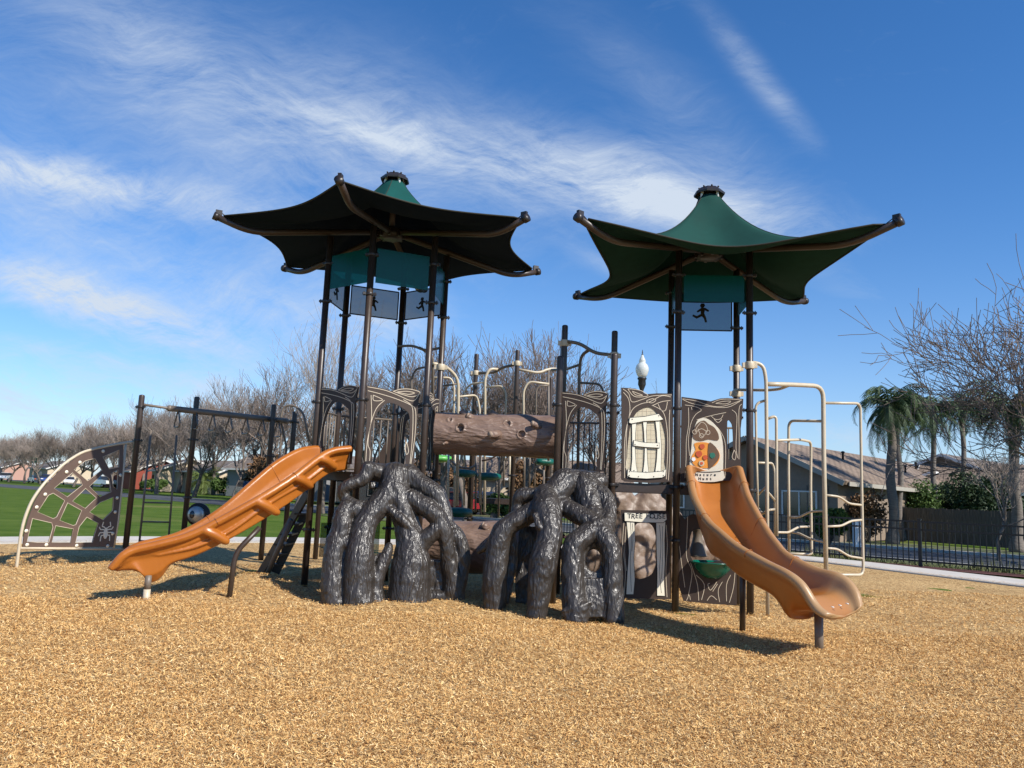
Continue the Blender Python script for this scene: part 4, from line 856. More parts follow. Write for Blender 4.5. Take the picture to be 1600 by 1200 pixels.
p2 = [(hole_in, hole_out, .055), ([(1265, 640, 10.78), (1270, 835, 10.64)], [(1470, 640, 10.82), (1475, 835, 10.70)], .08),
      ([(920, 420, 11.35), (880, 560, 11.35), (870, 770, 11.25)], [(975, 420, 11.36), (985, 560, 11.36), (940, 760, 11.26)], .05),
      ([(1230, 140, 11.75), (1200, 230, 11.6)], [(1425, 150, 11.85), (1425, 250, 11.6)], .06), ([(1130, 270, 11.4), (1100, 400, 11.15)], [(1210, 270, 11.4), (1200, 440, 11.1)], .045),
      ([(1200, 230, 11.6), (1230, 300, 11.4)], [(1400, 230, 11.6), (1420, 300, 11.4)], .04), ([(1100, 470, 11.0), (1085, 640, 10.9), (1070, 810, 10.8)], [(1200, 440, 11.0), (1150, 640, 10.9), (1120, 810, 10.8)], .04),
      ([(1010, 380, 11.7), (990, 760, 11.6)], [(1100, 380, 11.7), (1080, 780, 11.6)], .02)]
rc2 = climber(c2, p2, (490, 700), 3.137, [(1138, 292, 11.05, 18), (1115, 560, 10.72, 19)], 'black glossy tree-root climber below the middle deck with a round hole')

# ------------------------------------------------------------ log tunnels
def log(p0, p1, r, label, seed, stubs=(), holes=()):
    rg = random.Random(seed); p0 = Vector(p0); p1 = Vector(p1); d = (p1-p0); Ln = d.length; e = d.normalized(); up = Vector((0, 0, 1)); sd = e.cross(up).normalized()   # sd points to viewer side for +x run
    n, m = 170, 140; V = []; F = []
    def rad(t, a):
        q = r*(1+.025*math.sin(5*t+a*2)+.02*math.sin(9*t-3*a)+.012*math.sin(23*t+7*a)); 
        for (ht, ha, hr, hd) in holes:
            dd = math.hypot((t-ht)*Ln, ((a-ha+math.pi) % (2*math.pi)-math.pi)*r); q += .022*math.exp(-((dd-hr)/(.022))**2)-hd*(1 if dd < hr*.85 else math.exp(-((dd-hr*.85)/(.006))**2))
        return q
    for i in range(n+1):
        t = i/n
        for k in range(m): a = 2*math.pi*k/m; q = rad(t, a); V.append(p0+d*t+sd*(q*math.cos(a))+up*(q*math.sin(a)))
    for i in range(n):
        for k in range(m): F.append((i*m+k, i*m+(k+1) % m, (i+1)*m+(k+1) % m, (i+1)*m+k))
    # inner skin so the ends read as a pipe
    nb = len(V)
    for i in (0, n):
        for k in range(m): a = 2*math.pi*k/m; V.append(p0+d*(i/n)+sd*(r*.9*math.cos(a))+up*(r*.9*math.sin(a)))
    for k in range(m):
        F.append((nb+k, nb+m+k, nb+m+(k+1) % m, nb+(k+1) % m)); F.append((k, nb+k, nb+(k+1) % m, (k+1) % m)); F.append((n*m+k, n*m+(k+1) % m, nb+m+(k+1) % m, nb+m+k))
    mb = MB(); mb.add(V, F); o = mb.build('log_tunnel', M['log'], PS); o['label'] = label
    for t, a, sr, ln in stubs:
        c = p0+d*t; nrm = (sd*math.cos(a)+up*math.sin(a)); tip = c+nrm*(r+ln)+e*(-ln*.5); base = c+nrm*(r-.05)+e*.06
        q = MB(); q.tube([base, c+nrm*(r+ln*.3), tip], [sr*1.6, sr*1.15, sr], 14); q.build('branch_stub', M['log'], o)
        q = MB(); q.tube([tip, tip+(tip-base).normalized()*.004], sr*.93, 14); q.build('stub_face', M['logend'], o)
    return o
log((-1.22, 12.72, 2.53), (.74, 12.68, 2.55), .345, 'upper brown log tunnel bridging the left tower and the middle deck', 3, stubs=[(.50, -.05, .055, .13), (.83, .42, .042, .10), (.27, .95, .05, .02), (.22, 1.35, .05, .05), (.46, 1.45, .05, .04), (.10, -.5, .02, .05)],
    holes=[(.22, .22, .055, .12), (.60, .55, .048, .12), (.72, .02, .055, .12), (.13, .62, .03, .03)])
log((-1.35, 13.1, .72), (.35, 12.7, .72), .42, 'lower brown log crawl tunnel lying on the chips between the root climbers', 5, stubs=[(.62, .95, .05, .05)], holes=[(.70, .1, .08, .12)])

# rock climber behind the doorway, a fused lumpy shell
def rock(name, balls, parent, label, holes=()):
    mb = MB()
    for x, y, Y, r, sx, sz in balls: p = P(x, y, Y); mb.ball(p, r, 14, (sx, .45, sz))
    o = mb.build(name, M['rock'], parent); o['label'] = label
    rm = o.modifiers.new('r', 'REMESH'); rm.mode = 'VOXEL'; rm.voxel_size = .035; rm.use_smooth_shade = True
    sm_ = o.modifiers.new('s', 'SMOOTH'); sm_.iterations = 3
    tx = bpy.data.textures.new('rk', 'CLOUDS'); tx.noise_scale = .35; dm = o.modifiers.new('d', 'DISPLACE'); dm.texture = tx; dm.strength = .22; dm.mid_level = .5
    apply_mods(o); o.data.polygons.foreach_set('use_smooth', [True]*len(o.data.polygons)); return o
rock('rock_climber', [(965, 790, 14.6, .38, 1, 1), (990, 830, 14.6, .5, 1, 1.2), (1015, 800, 14.7, .4, 1, 1), (985, 880, 14.5, .45, 1.1, 1.1), (1030, 860, 14.7, .45, .9, 1.2), (1050, 820, 14.9, .3, 1, 1), (925, 875, 14.6, .32, 1.1, 1), (1085, 850, 15, .4, 1, 1), (1080, 890, 15, .4, 1, 1), (1120, 860, 15.4, .35, 1.2, .8), (912, 742, 15.0, .2, 1, 1.2), (925, 738, 15.0, .18, 1, 1)], PS, 'brown moulded rock climber behind the doorway panel')

# ------------------------------------------------------------ loop climber at the right tower
LC = bpy.data.objects.new('loop_climber', None); COL.objects.link(LC); LC.parent = PS; LC['label'] = 'tan bent-pipe loop climber beside the right slide'
z4 = Zm((1140, 540), 3.158)
def pipe4(pts, Y, r=.019, bend=.12, name='loop_bar', par=LC, m='tan', zf=z4):
    px = zf([(p[0], p[1]) for p in pts]); Ys = Y if hasattr(Y, '__len__') else [Y]*len(px)
    mb = MB(); mb.tube(bendpath([P(u, v, y_) for (u, v), y_ in zip(px, Ys)], bend), r, 10); return mb.build(name, M[m], par)
pipe4([(95, 80), (165, 92), (180, 165), (184, 600), (188, 1330)], [11.85, 11.85, 11.85, 11.85, 11.78], .029, .16, 'loop_pole')
pipe4([(186, 190), (300, 192), (462, 200), (464, 500), (478, 1200)], [11.85, 12.1, 12.4, 12.4, 12.4], .036, .22, 'loop_pole')
pipe4([(25, 218), (190, 220), (250, 214), (296, 195)], [12.9, 12.4, 12.2, 12.1], .024, .1)
pipe4([(186, 268), (128, 285), (133, 560), (140, 830)], 11.9, .02)
pipe4([(186, 362), (230, 345), (232, 600), (234, 940)], 11.95, .022)
pipe4([(235, 468), (350, 464), (402, 475), (400, 700), (405, 1028), (385, 1030), (290, 1026)], [12.0, 12.7, 13.1, 13.1, 13.1, 13.1, 13.0], .022)
pipe4([(466, 373), (292, 370), (290, 600), (294, 1026)], [12.4, 13.0, 13.0, 13.0], .023)
pipe4([(466, 283), (645, 285), (650, 600), (660, 1132), (486, 1132)], [12.4, 12.8, 12.8, 12.8, 12.4], .023)
pipe4([(140, 578), (212, 580), (222, 620), (224, 940)], [12.2, 12.5, 12.5, 12.5], .018)
for pts, Ys in (([(478, 738), (540, 745), (590, 780), (652, 787)], (12.4, 12.8)), ([(480, 893), (550, 890), (600, 865), (653, 860)], (12.4, 12.8)), ([(480, 1000), (530, 1003), (590, 1040), (656, 1050)], (12.4, 12.8)),
    ([(296, 846), (340, 848), (400, 818), (466, 815)], (13., 12.4)), ([(298, 920), (340, 925), (400, 955), (470, 970)], (13., 12.4)), ([(232, 922), (290, 922), (340, 895), (392, 893)], (12., 13.)),
    ([(186, 722), (200, 735), (224, 765)], (11.9, 12.4)), ([(140, 738), (160, 715), (186, 690)], (12.2, 11.9)), ([(140, 800), (160, 830), (186, 815)], (12.2, 11.9)), ([(186, 812), (222, 808)], (11.9, 12.4)), ([(150, 835), (180, 820)], (12.2, 11.9))):
    n = len(pts); pipe4(pts, list(np.linspace(Ys[0], Ys[1], n)), .018, .08, 'step_bar')

# ------------------------------------------------------------ rails and arcs between the rear posts
def pipepx(pts, r, name, par, m, bend=.12): 
    mb = MB(); mb.tube(bendpath([P(*p) for p in pts], bend), r, 10); return mb.build(name, M[m], par)
z1_ = Zm((320, 260), 2.963)
RC = bpy.data.objects.new('arch_climber', None); COL.objects.link(RC); RC.parent = PS; RC['label'] = 'tan arched bar climber behind the left tower'
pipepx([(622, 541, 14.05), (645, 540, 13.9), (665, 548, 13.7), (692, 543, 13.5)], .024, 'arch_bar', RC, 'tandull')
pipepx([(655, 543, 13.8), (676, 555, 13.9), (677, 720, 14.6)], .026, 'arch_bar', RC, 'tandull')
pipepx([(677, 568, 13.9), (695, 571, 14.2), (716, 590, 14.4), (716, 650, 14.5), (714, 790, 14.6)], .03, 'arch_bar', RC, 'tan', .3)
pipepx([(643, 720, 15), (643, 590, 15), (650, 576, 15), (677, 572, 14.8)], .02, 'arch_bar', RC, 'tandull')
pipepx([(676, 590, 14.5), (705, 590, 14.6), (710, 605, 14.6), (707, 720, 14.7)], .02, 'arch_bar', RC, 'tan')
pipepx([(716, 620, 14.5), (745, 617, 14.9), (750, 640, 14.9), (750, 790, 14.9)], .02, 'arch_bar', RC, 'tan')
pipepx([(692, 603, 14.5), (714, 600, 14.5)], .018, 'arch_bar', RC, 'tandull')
# middle deck high rail
pipepx([(880, 533, 13.2), (905, 536, 13.1), (930, 552, 13.0), (961, 555, 13.0)], .03, 'high_rail', PS, 'tandull')
pipepx([(922, 546, 13.1), (908, 555, 13.3), (905, 580, 13.4), (903, 730, 13.6)], .028, 'high_rail_leg', PS, 'tandull')
pipepx([(862, 578, 15), (885, 577, 14.6), (905, 570, 13.4)], .024, 'high_rail', PS, 'tandull')
pipepx([(907, 598, 13.6), (938, 600, 13.6), (944, 615, 13.6), (944, 720, 13.7)], .02, 'high_rail_leg', PS, 'tandull')

# access ladder of steps behind the left slide (two dark rails, steps between)
ST = bpy.data.objects.new('step_ladder', None); COL.objects.link(ST); ST.parent = PS
ra = [P(481, 770, 13.2), G(405, 900)]; rb = [P(478, 800, 14.2), P(430, 895, 14.1)]
for a, b in (ra, rb):
    mb = MB(); d = (b-a); q = d.to_track_quat('X', 'Z').to_matrix(); mb.box((a+b)/2, (d.length, .05, .15), q); mb.build('side_rail', M['post'], ST)
for i in range(1, 7):
    t = i/7; a = ra[0].lerp(ra[1], t); b = rb[0].lerp(rb[1], t); d = b-a; mb = MB(); mb.box((a+b)/2, (d.length, .2, .03), Matrix.Rotation(math.atan2(d.y, d.x), 3, 'Z')); mb.build('step', M['postdark'], ST)
mb = MB(); mb.tube([G(413, 904)+Vector((0, 0, -.05)), P(455, 812, 13.2)], .045, 12); mb.build('side_tube', M['tandull'], ST)
# perforated transfer steps under the left tower
for i in range(3):
    mb = MB(); a = P(500+i*9, 760, 13.9); b = P(500+i*9, 840-i*12, 13.9)
mb = MB()
F_ = frame(H[0], H[5])
sheet('step_riser', [(.15, .45), (.95, .45), (.95, 1.75), (.15, 1.75)], [], .02, frame((-3.05, 13.3), (-2.2, 13.7)), M['perfgrey'], PS)
sheet('step_riser', [(.1, .45), (.8, .45), (.8, 1.0), (.1, 1.0)], [], .02, frame((-3.15, 13.0), (-2.5, 13.2)), M['perfgrey'], PS)
# solid curved side walls seen through the arches
mb = MB(); a = P(600, 640, 14.6); sheet('side_wall_panel', [(0, 1.9), (.55, 1.9), (.55, 3.0), (.4, 2.8), (.2, 2.35)], [], .03, frame((P(580, 700, 14.6).x, 14.6), (P(640, 700, 14.6).x, 14.7)), M['panel'], PS)

# ------------------------------------------------------------ overhead ladder frame with web panel
OL = thing('overhead_ladder', 'brown post frame with overhead beam, hanging loops and spider web panel', 'overhead ladder', (0, 0, 0))
P1, P2, P3, P4 = P(222, 617, 15.5), P(308, 620, 16.3), P(428, 632, 17.), P(461, 643, 17.5)
for q, cl_ in ((P1, (2.35, 3.02)), (P2, (.35, 1.25, 2.45, 3.05)), (P3, (1.0, 2.2, 3.0)), (P4, (2.2, 3.0)), (P(508, 664, 17.5), (2.5,))): post(q.x, q.y, q.z, OL, cl_, r=.056)
bs, be = P(265, 638, 15.9), P(447, 658, 17.3)
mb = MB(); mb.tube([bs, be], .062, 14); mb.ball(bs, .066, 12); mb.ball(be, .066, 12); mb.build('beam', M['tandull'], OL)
for a, b in ((P1, P2), (P3, P4)):
    c = bs if a is P1 else be; mb = MB(); z = c.z; mb.tube([(a.x, a.y, z+.02), c, (b.x, b.y, z+.02)], .026, 10); mb.build('cross_bar', M['tandull'], OL)
for i in range(7):
    t = (i+.5)/7; c = bs.lerp(be, t); d = (be-bs).normalized(); sd = Vector((-d.y, d.x, 0)); pts = [c, c+sd*.26+Vector((0, 0, -.30)), c+sd*.20+Vector((0, 0, -.37)), c-sd*.20+Vector((0, 0, -.37)), c-sd*.26+Vector((0, 0, -.30)), c]
    mb = MB(); mb.tube(bendpath(pts, .06), .016, 8); mb.build('hand_loop', M['tandull'], OL)
for (u0, v0), (u1, v1), Y in (((236, 672), (216, 852), 16.1), ((276, 680), (262, 848), 16.7)):
    mb = MB(); mb.tube([P(u0, v0, Y), P(u1, v1+12, Y)], .022, 8); mb.build('ladder_pole', M['tandull'], OL)
for v in (785, 815, 845):
    mb = MB(); mb.tube([P(236-(v-672)*.11, v, 16.1), P(276-(v-680)*.083, v+1, 16.7)], .017, 8); mb.build('rung', M['tandull'], OL)
pipepx([(440, 745, 17.6), (448, 700, 17.5), (438, 655, 17.4), (443, 634, 17.4), (460, 633, 17.4), (474, 645, 17.3), (483, 690, 17.2)], .026, 'arch_bar', OL, 'tandull')
# web panel: shapes in its own upright plane
WA, WB = (-8.32, 13.59), (P1.x, P1.y); FWb = frame(WA, WB); z3 = Zm((0, 600), 4.0); twb = lambda pts: topl(z3(pts), WA, WB)
outer = twb([(140, 1018), (150, 930), (175, 840), (212, 740), (255, 670), (310, 605), (400, 515), (480, 455), (560, 415), (640, 395), (700, 385), (770, 378), (768, 460), (760, 600), (742, 760), (726, 900), (712, 1018)])
holes = [[(165, 985), (200, 840), (320, 868), (328, 895), (302, 990), (230, 990)], [(320, 990), (345, 885), (455, 905), (440, 992)], [(232, 800), (300, 695), (330, 682), (402, 728), (352, 830), (330, 842)], [(370, 852), (420, 742), (508, 790), (472, 878), (455, 885)],
    [(335, 652), (450, 555), (500, 600), (512, 632), (418, 706)], [(450, 732), (532, 652), (600, 712), (530, 778)], [(468, 992), (492, 892), (540, 832), (612, 870), (590, 935), (575, 990)], [(556, 800), (622, 740), (708, 706), (702, 790), (642, 850)],
    [(556, 640), (640, 562), (680, 590), (692, 675), (622, 706)], [(460, 535), (530, 480), (590, 465), (636, 538), (545, 606)], [(640, 455), (742, 412), (740, 520), (680, 532)], [(690, 560), (735, 535), (728, 660), (705, 640)]]
wp = sheet('web_panel', outer, [smooth2(twb([tuple(np.array(q)*.93+np.array(h[i-1])*.07) for i, q in enumerate(h)] if False else h), 1) for h in holes], .022, FWb, M['webpanel'], OL); wp['label'] = 'brown spider web climbing panel in a cream frame'
mb = MB()
for h in holes: 
    pl = twb(h); mb.tube([FWb @ Vector((a, -.012, b)) for a, b in pl], .005, 5, closed=True)
mb.build('web_edge', M['groove'], wp)
mb = MB(); fr = [FWb @ Vector((a, 0, b)) for a, b in twb([(100, 1175), (112, 1080), (128, 960), (152, 850), (195, 740), (250, 655), (310, 585), (400, 500), (500, 435), (580, 408), (650, 392), (730, 376), (830, 362)])]; mb.tube(smooth_path(fr, 4), .026, 10); mb.build('web_frame', M['tan'], wp)
mb = MB(); q = [FWb @ Vector((a, 0, b)) for a, b in twb([(125, 1026), (770, 1032)])]; mb.tube(q, .022, 10); q = [FWb @ Vector((a, 0, b)) for a, b in twb([(710, 1026), (738, 860), (765, 600), (786, 372)])]; mb.tube(q, .022, 10); mb.build('web_frame', M['tan'], wp)
for x, y in ((165, 1005), (285, 1005), (475, 1010), (668, 1012), (160, 918), (225, 770), (278, 690), (412, 550), (495, 490), (640, 420), (728, 712), (716, 800), (700, 934), (748, 570)):
    s, z = twb([(x, y)])[0]; q = FWb @ Vector((s, -.014, z)); nn = FWb.to_3x3() @ Vector((0, -1, 0)); mb = MB(); mb.tube([q, q+nn*.012], .032, 14); mb.build('fixing_disc', M['cream'], wp)
    mb = MB()
sp2 = MB(); cs, cz = twb([(657, 925)])[0]
body = sheet('spider_figure', smooth2([(cs+.045*math.cos(t)*(1 if math.sin(t) < .3 else .7), cz-.02+.105*math.sin(t)) for t in np.linspace(0, 2*math.pi, 14)[:-1]], 3), [], .012, FWb, M['cream'], wp, -.017)
mb = MB()
for sgn_ in (-1, 1):
    for y0, mx_, my_, tx_, ty_ in ((.05, .09, .10, .07, .19), (.035, .12, .05, .15, .10), (.01, .12, -.01, .15, -.07), (-.01, .09, -.06, .10, -.17)):
        ribbon(mb, [(cs, cz+y0), (cs+sgn_*mx_*.6, cz+my_), (cs+sgn_*mx_, cz+my_*1.1), (cs+sgn_*tx_, cz+ty_)], -.02, .010, FWb)
mb.build('spider_leg', M['cream'], body)
# eyeball viewer panel fixed to the second post
c = P(309, 804, 16.1); mb = MB(); mb.tube([c+Vector((0, .06, 0)), c+Vector((0, 0, 0))], .235, 28); eye = mb.build('viewer_panel', M['postdark'], OL)
mb = MB(); mb.ball(c+Vector((-.02, -.03, 0)), .17, 20, (1, .7, 1)); mb.build('dome', M['steel'], eye)
mb = MB(); mb.ball(c+Vector((-.06, -.125, 0)), .08, 16, (.8, .5, 1)); mb.build('lens', M['glass'], eye)

# ------------------------------------------------------------ second, smaller structure behind
BS = thing('play_structure', 'smaller play structure with green stepping pods, seen behind the log tunnel', 'play structure', (0, 0, 0))
for u, v, Y in ((745, 553, 18), (809, 547, 17.3), (690, 640, 19), (861, 590, 18.2)):
    q = P(u, v, Y); post(q.x, q.y, q.z, BS, (1.0, 2.0), tan=(P(u, 583 if u < 800 else 568, Y).z,) if v < 560 else ())
def pp2(pts, r=.024, name='bent_rail', m='tan'): return pipepx(pts, r, name, BS, m)
pp2([(746, 583, 18), (773, 582, 17.8), (785, 574, 17.6), (809, 569, 17.3)], .032, m='tandull')
pp2([(809, 577, 17.3), (842, 583, 17.4), (858, 576, 17.5), (885, 577, 17.8)], .03)
pp2([(778, 577, 17.7), (765, 576, 17.6), (758, 590, 17.6), (757, 800, 17.6)], .032, 'rail_pole')
pp2([(758, 597, 17.6), (735, 600, 17.9), (726, 610, 18), (725, 790, 18)], .022, 'rail_pole')
pp2([(758, 605, 17.6), (785, 603, 17.5), (791, 615, 17.5), (788, 720, 17.5)], .022, 'rail_pole')
pp2([(818, 720, 17), (818, 610, 17), (826, 596, 17), (858, 600, 17)], .024, 'rail_pole')
pp2([(836, 720, 17), (838, 604, 17), (858, 602, 17)], .02, 'rail_pole', 'tandull')
pp2([(857, 575, 17.5), (857, 720, 17.5)], .026, 'rail_pole', 'tandull')
for u, v0, v1, Y in ((701, 700, 800, 16.5), (711, 700, 795, 17), (744, 700, 800, 16.8), (752, 700, 805, 17), (780, 700, 808, 17.6), (788, 700, 760, 18), (797, 700, 770, 18), (820, 700, 765, 18), (828, 700, 765, 18), (836, 700, 765, 18), (850, 720, 800, 18)):
    pp2([(u, v0-8, Y), (u-1, v1, Y)], .022, 'rail_pole', 'tan' if u % 2 else 'tandull')
q = P(735, 800, 19); post(q.x, q.y, P(735, 640, 19).z, BS, ())
mb = MB(); a, b = P(750, 783, 18.5), P(805, 783, 18); mb.box((a+b)/2, ((b-a).length, 1.1, .12)); mb.build('deck', M['post'], BS)
def pod(u, v, Y, w_, m, h=.07):
    c = P(u, v, Y); mb = MB(); V = []; F = []; n = 26
    pr = [(.2, -.9), (.7, -.8), (.97, -.3), (1, .1), (.93, .6), (.7, .9), (.3, 1), (.05, 1)]
    for r, z in pr:
        for k in range(n): a = 2*math.pi*k/n; rr = r*w_*(1+.10*math.cos(3*a)+.05*math.sin(5*a)); V.append(c+Vector((rr*math.cos(a), rr*math.sin(a)*.9, z*h)))
    for i in range(len(pr)-1):
        for k in range(n): F.append((i*n+k, i*n+(k+1) % n, (i+1)*n+(k+1) % n, (i+1)*n+k))
    F += [tuple(range(n-1, -1, -1)), tuple((len(pr)-1)*n+k for k in range(n))]; mb.add(V, F); mb.build('stepping_pod', M[m], BS)
pod(725, 740, 16.5, .24, 'podgreen', .09); pod(762, 745, 16.8, .27, 'podgreen', .09); pod(716, 801, 15.5, .26, 'podgreen', .10); pod(684, 717, 18, .34, 'lime', .09); pod(850, 722, 18, .24, 'podgreen', .09)
pp2([(703, 718, 16.8), (715, 730, 16.8), (735, 732, 16.8), (743, 727, 16.8)], .024, 'bent_rail', 'rock')
pp2([(752, 720, 17), (765, 718, 17), (782, 708, 17), (800, 706, 17)], .02, 'bent_rail', 'post')

# ------------------------------------------------------------ fences
def run(pa, pb): d = (pb-pa); return d.length, d.normalized()
FA = G(1750, 912); FA = Vector((18.2, 17.7, 0)); FBp = Vector((2.2, 32.4, 0)); Ln, e = run(FA, FBp)
BF = thing('metal_fence', 'low black metal picket fence along the pale path on the right', 'fence', FA)
nb = int(Ln/2.45)
def loc(v): return v-FA
for i in range(nb+1):
    p = e*(i*Ln/nb); mb = MB(); mb.box(p+Vector((0, 0, .66)), (.09, .09, 1.36), Matrix.Rotation(math.atan2(e.y, e.x), 3, 'Z')); mb.box(p+Vector((0, 0, 1.35)), (.11, .11, .03), Matrix.Rotation(math.atan2(e.y, e.x), 3, 'Z')); mb.build('fence_post', M['blackfence'], BF)
RZ = Matrix.Rotation(math.atan2(e.y, e.x), 3, 'Z')
mb = MB()
for z in (.14, 1.05, 1.28): mb.box(e*Ln/2+Vector((0, 0, z)), (Ln, .04, .05), RZ)
mb.build('rail', M['blackfence'], BF)
mb = MB(); npk = int(Ln/.155)
for i in range(npk):
    p = e*((i+.5)*Ln/npk); mb.box(p+Vector((0, 0, .66)), (.027, .027, 1.2), RZ)
pk = mb.build('picket', M['blackfence'], BF); pk['kind'] = 'stuff'
# red mulch strip and street beyond
nrm = Vector((-e.y, e.x, 0)); nrm = nrm if nrm.x > 0 else -nrm      # away from the playground
def band(name, d0, d1, z, m, x0=-30, x1=90, kind='structure'):
    a = FA-e*30; b = FA+e*x1; mb = MB(); mb.add([a+nrm*d0+Vector((0, 0, z)), b+nrm*d0+Vector((0, 0, z)), b+nrm*d1+Vector((0, 0, z)), a+nrm*d1+Vector((0, 0, z))], [(0, 1, 2, 3)]); return tag(mb.build(name, m), None, None, kind=kind)
band('mulch_bed', -.75, .35, -.02, M['mulch'], x1=25); band('verge', .35, 2.6, -.03, M['verge'], x1=40); band('street', 2.6, 10.2, -.045, M['asph'], x1=140)
def kerb(d0, w_, z, x1): 
    a = FA-e*30; b = FA+e*x1; c = (a+b)/2+nrm*(d0+w_/2); mb = MB(); mb.box(c+Vector((0, 0, z-.1)), ((b-a).length, w_, .2), RZ); tag(mb.build('kerb', M['kerb']), None, None, kind='structure')
kerb(2.45, .2, .03, 40); kerb(10.2, .5, .06, 60); band('verge', 10.7, 16, .0, M['verge'], x1=60)
# grey board fence over the street
WFa = P(1800, 800, 33); WFb = P(1395, 795, 42.5); WFa.z = WFb.z = 0; Ln2, e2 = run(WFa, WFb); WF = thing('board_fence', 'weathered grey wooden board fence behind the street on the right', 'fence', WFa); n = int(Ln2/.15); mb = MB(); RZ2 = Matrix.Rotation(math.atan2(e2.y, e2.x), 3, 'Z')
for i in range(n):
    h = 1.75+random.uniform(-.03, .03); mb.box(e2*((i+.5)*Ln2/n)+Vector((0, 0, h/2)), (Ln2/n-.012, .02+random.uniform(0, .012), h), RZ2)
mb.build('fence_boards', M['woodfence'], WF)
mb = MB()
for z in (.4, 1.4): mb.box(e2*Ln2/2+Vector((0, .06, z)), (Ln2, .05, .09), RZ2)
mb.build('rail', M['woodfence'], WF)

# ------------------------------------------------------------ street lamp
LP = P(1003, 600, 25); lp = thing('street_lamp', 'black street lamp post with white acorn globe behind the window panel', 'street lamp', (LP.x, LP.y, 0))
mb = MB(); mb.lathe([(.20, 0), (.20, .15), (.15, .2), (.15, .7), (.10, .8), (.065, 1.1), (.05, 4.9), (.06, 4.95), (.055, 5.1), (.11, 5.25), (.13, 5.3), (.12, 5.45), (.15, 5.48), (.15, 5.52)], n=20); mb.build('pole', M['lampblack'], lp)
gm_ = mat('opal_globe', (.72, .74, .70), .15, var=.03, transl=.35)
mb = MB(); mb.lathe([(.11, 5.52), (.17, 5.62), (.21, 5.74), (.215, 5.84), (.18, 5.94), (.12, 6.0), (.10, 6.04), (.115, 6.07), (.09, 6.14), (.05, 6.22), (.035, 6.28)], n=24); mb.build('globe', gm_, lp)
mb = MB(); mb.lathe([(.04, 6.28), (.015, 6.32), (.02, 6.36), (.006, 6.45)], n=10); mb.build('finial', M['lampblack'], lp)

# ------------------------------------------------------------ trees
class Tree:
    def __init__(s): s.v = []; s.f = []
    def seg(s, pts, rs, n):
        base = len(s.v); m = len(pts); up = None
        for i, p in enumerate(pts):
            t = (pts[min(i+1, m-1)]-pts[max(i-1, 0)]).normalized(); a = t.orthogonal().normalized() if up is None else (up-t*(up@t)).normalized(); up = a; b = t.cross(a)
            for k in range(n): q = 2*math.pi*k/n; s.v.append(tuple(p+(a*math.cos(q)+b*math.sin(q))*rs[i]))
        for i in range(m-1):
            for k in range(n): s.f.append((base+i*n+k, base+i*n+(k+1) % n, base+(i+1)*n+(k+1) % n, base+(i+1)*n+k))
def grow(T, rg, p, d, ln, r, depth, cfg, lvl=0):
    ns = 4 if lvl < 2 else 3; pts = [p]; rs = [r]; q = p; dd = d
    for i in range(ns):
        dd = (dd+Vector((rg.gauss(0, 1), rg.gauss(0, 1), rg.gauss(0, 1)))*cfg['wob']+Vector((0, 0, cfg['up']*(1 if lvl else .3)))).normalized(); q = q+dd*(ln/ns); pts.append(q); rs.append(max(cfg['rmin'], r*(1-.45*(i+1)/ns)))
    (T[0] if lvl < cfg['split'] else T[1]).seg(pts, rs, 7 if lvl == 0 else (5 if lvl == 1 else 3))
    if lvl >= depth: return
    nb_ = cfg['nb'][lvl]
    for k in range(nb_):
        t = rg.uniform(.35, 1) if (lvl > 0) else rg.uniform(.75, 1); idx = min(ns-1, int(t*ns)); bp_ = pts[idx].lerp(pts[idx+1], t*ns-idx); ax = dd.orthogonal().normalized(); ax.rotate(Matrix.Rotation(rg.uniform(0, 6.283), 3, dd)); ang = rg.uniform(*cfg['ang'][lvl]); nd = dd.copy(); nd.rotate(Matrix.Rotation(ang, 3, ax))
        grow(T, rg, bp_, nd, ln*rg.uniform(*cfg['len'][lvl]), max(cfg['rmin'], rs[idx]*rg.uniform(.5, .68)), depth, cfg, lvl+1)
CFG = dict(wob=.11, up=.17, rmin=.009, split=2, nb=[6, 5, 6, 5, 4], ang=[(.35, .95), (.3, .9), (.3, .9), (.25, .8), (.2, .7)], len=[(.9, 1.35), (.5, .8), (.5, .8), (.5, .9), (.5, .9)])
def tree_meshes(seed, trunk=2.4, r=.2, depth=5, cfg=CFG):
    rg = random.Random(seed); T = [Tree(), Tree()]; grow(T, rg, Vector((0, 0, -.1)), Vector((rg.gauss(0, .05), rg.gauss(0, .05), 1)), trunk, r, depth, cfg)
    out = []
    for nm, t in zip(('trunk', 'crown'), T):
        me = bpy.data.meshes.new(nm); me.from_pydata(t.v, [], t.f); me.update(); me.polygons.foreach_set('use_smooth', [True]*len(me.polygons)); out.append(me)
    return out
TM = [tree_meshes(s, rt) for s, rt in ((11, 2.6), (23, 2.3), (37, 2.5), (51, 2.8))]
for a, b in TM: a.materials.append(M['bark']); b.materials.append(M['twig'])
HT = [max(v.co.z for v in b.vertices) for a, b in TM]
def put_tree(x, y, h, label, group, k, rz, wide=1.0, name='bare_tree'):
    a, b = TM[k]; s = h/HT[k]; r_ = thing(name, label, 'tree', (x, y, -.06), rz, group)
    for nm, me in (('trunk', a), ('crown', b)): o = link(nm, me, r_); 
    r_.scale = (s*wide, s*wide, s); return r_
cfs = dict(CFG); cfs.update(nb=[5, 4, 5, 4, 3], rmin=.0075, up=.15, wob=.13)
for sd_, rt in ((101, 2.2), (117, 2.0), (139, 2.4)):
    a, b = tree_meshes(sd_, rt, .19, 5, cfs); a.materials.append(M['bark']); b.materials.append(M['twigmid']); TM.append((a, b)); HT.append(max(v.co.z for v in b.vertices))
rgT = random.Random(5)
def at_px(u, d): q = P(u, 700, d); return q.x, q.y
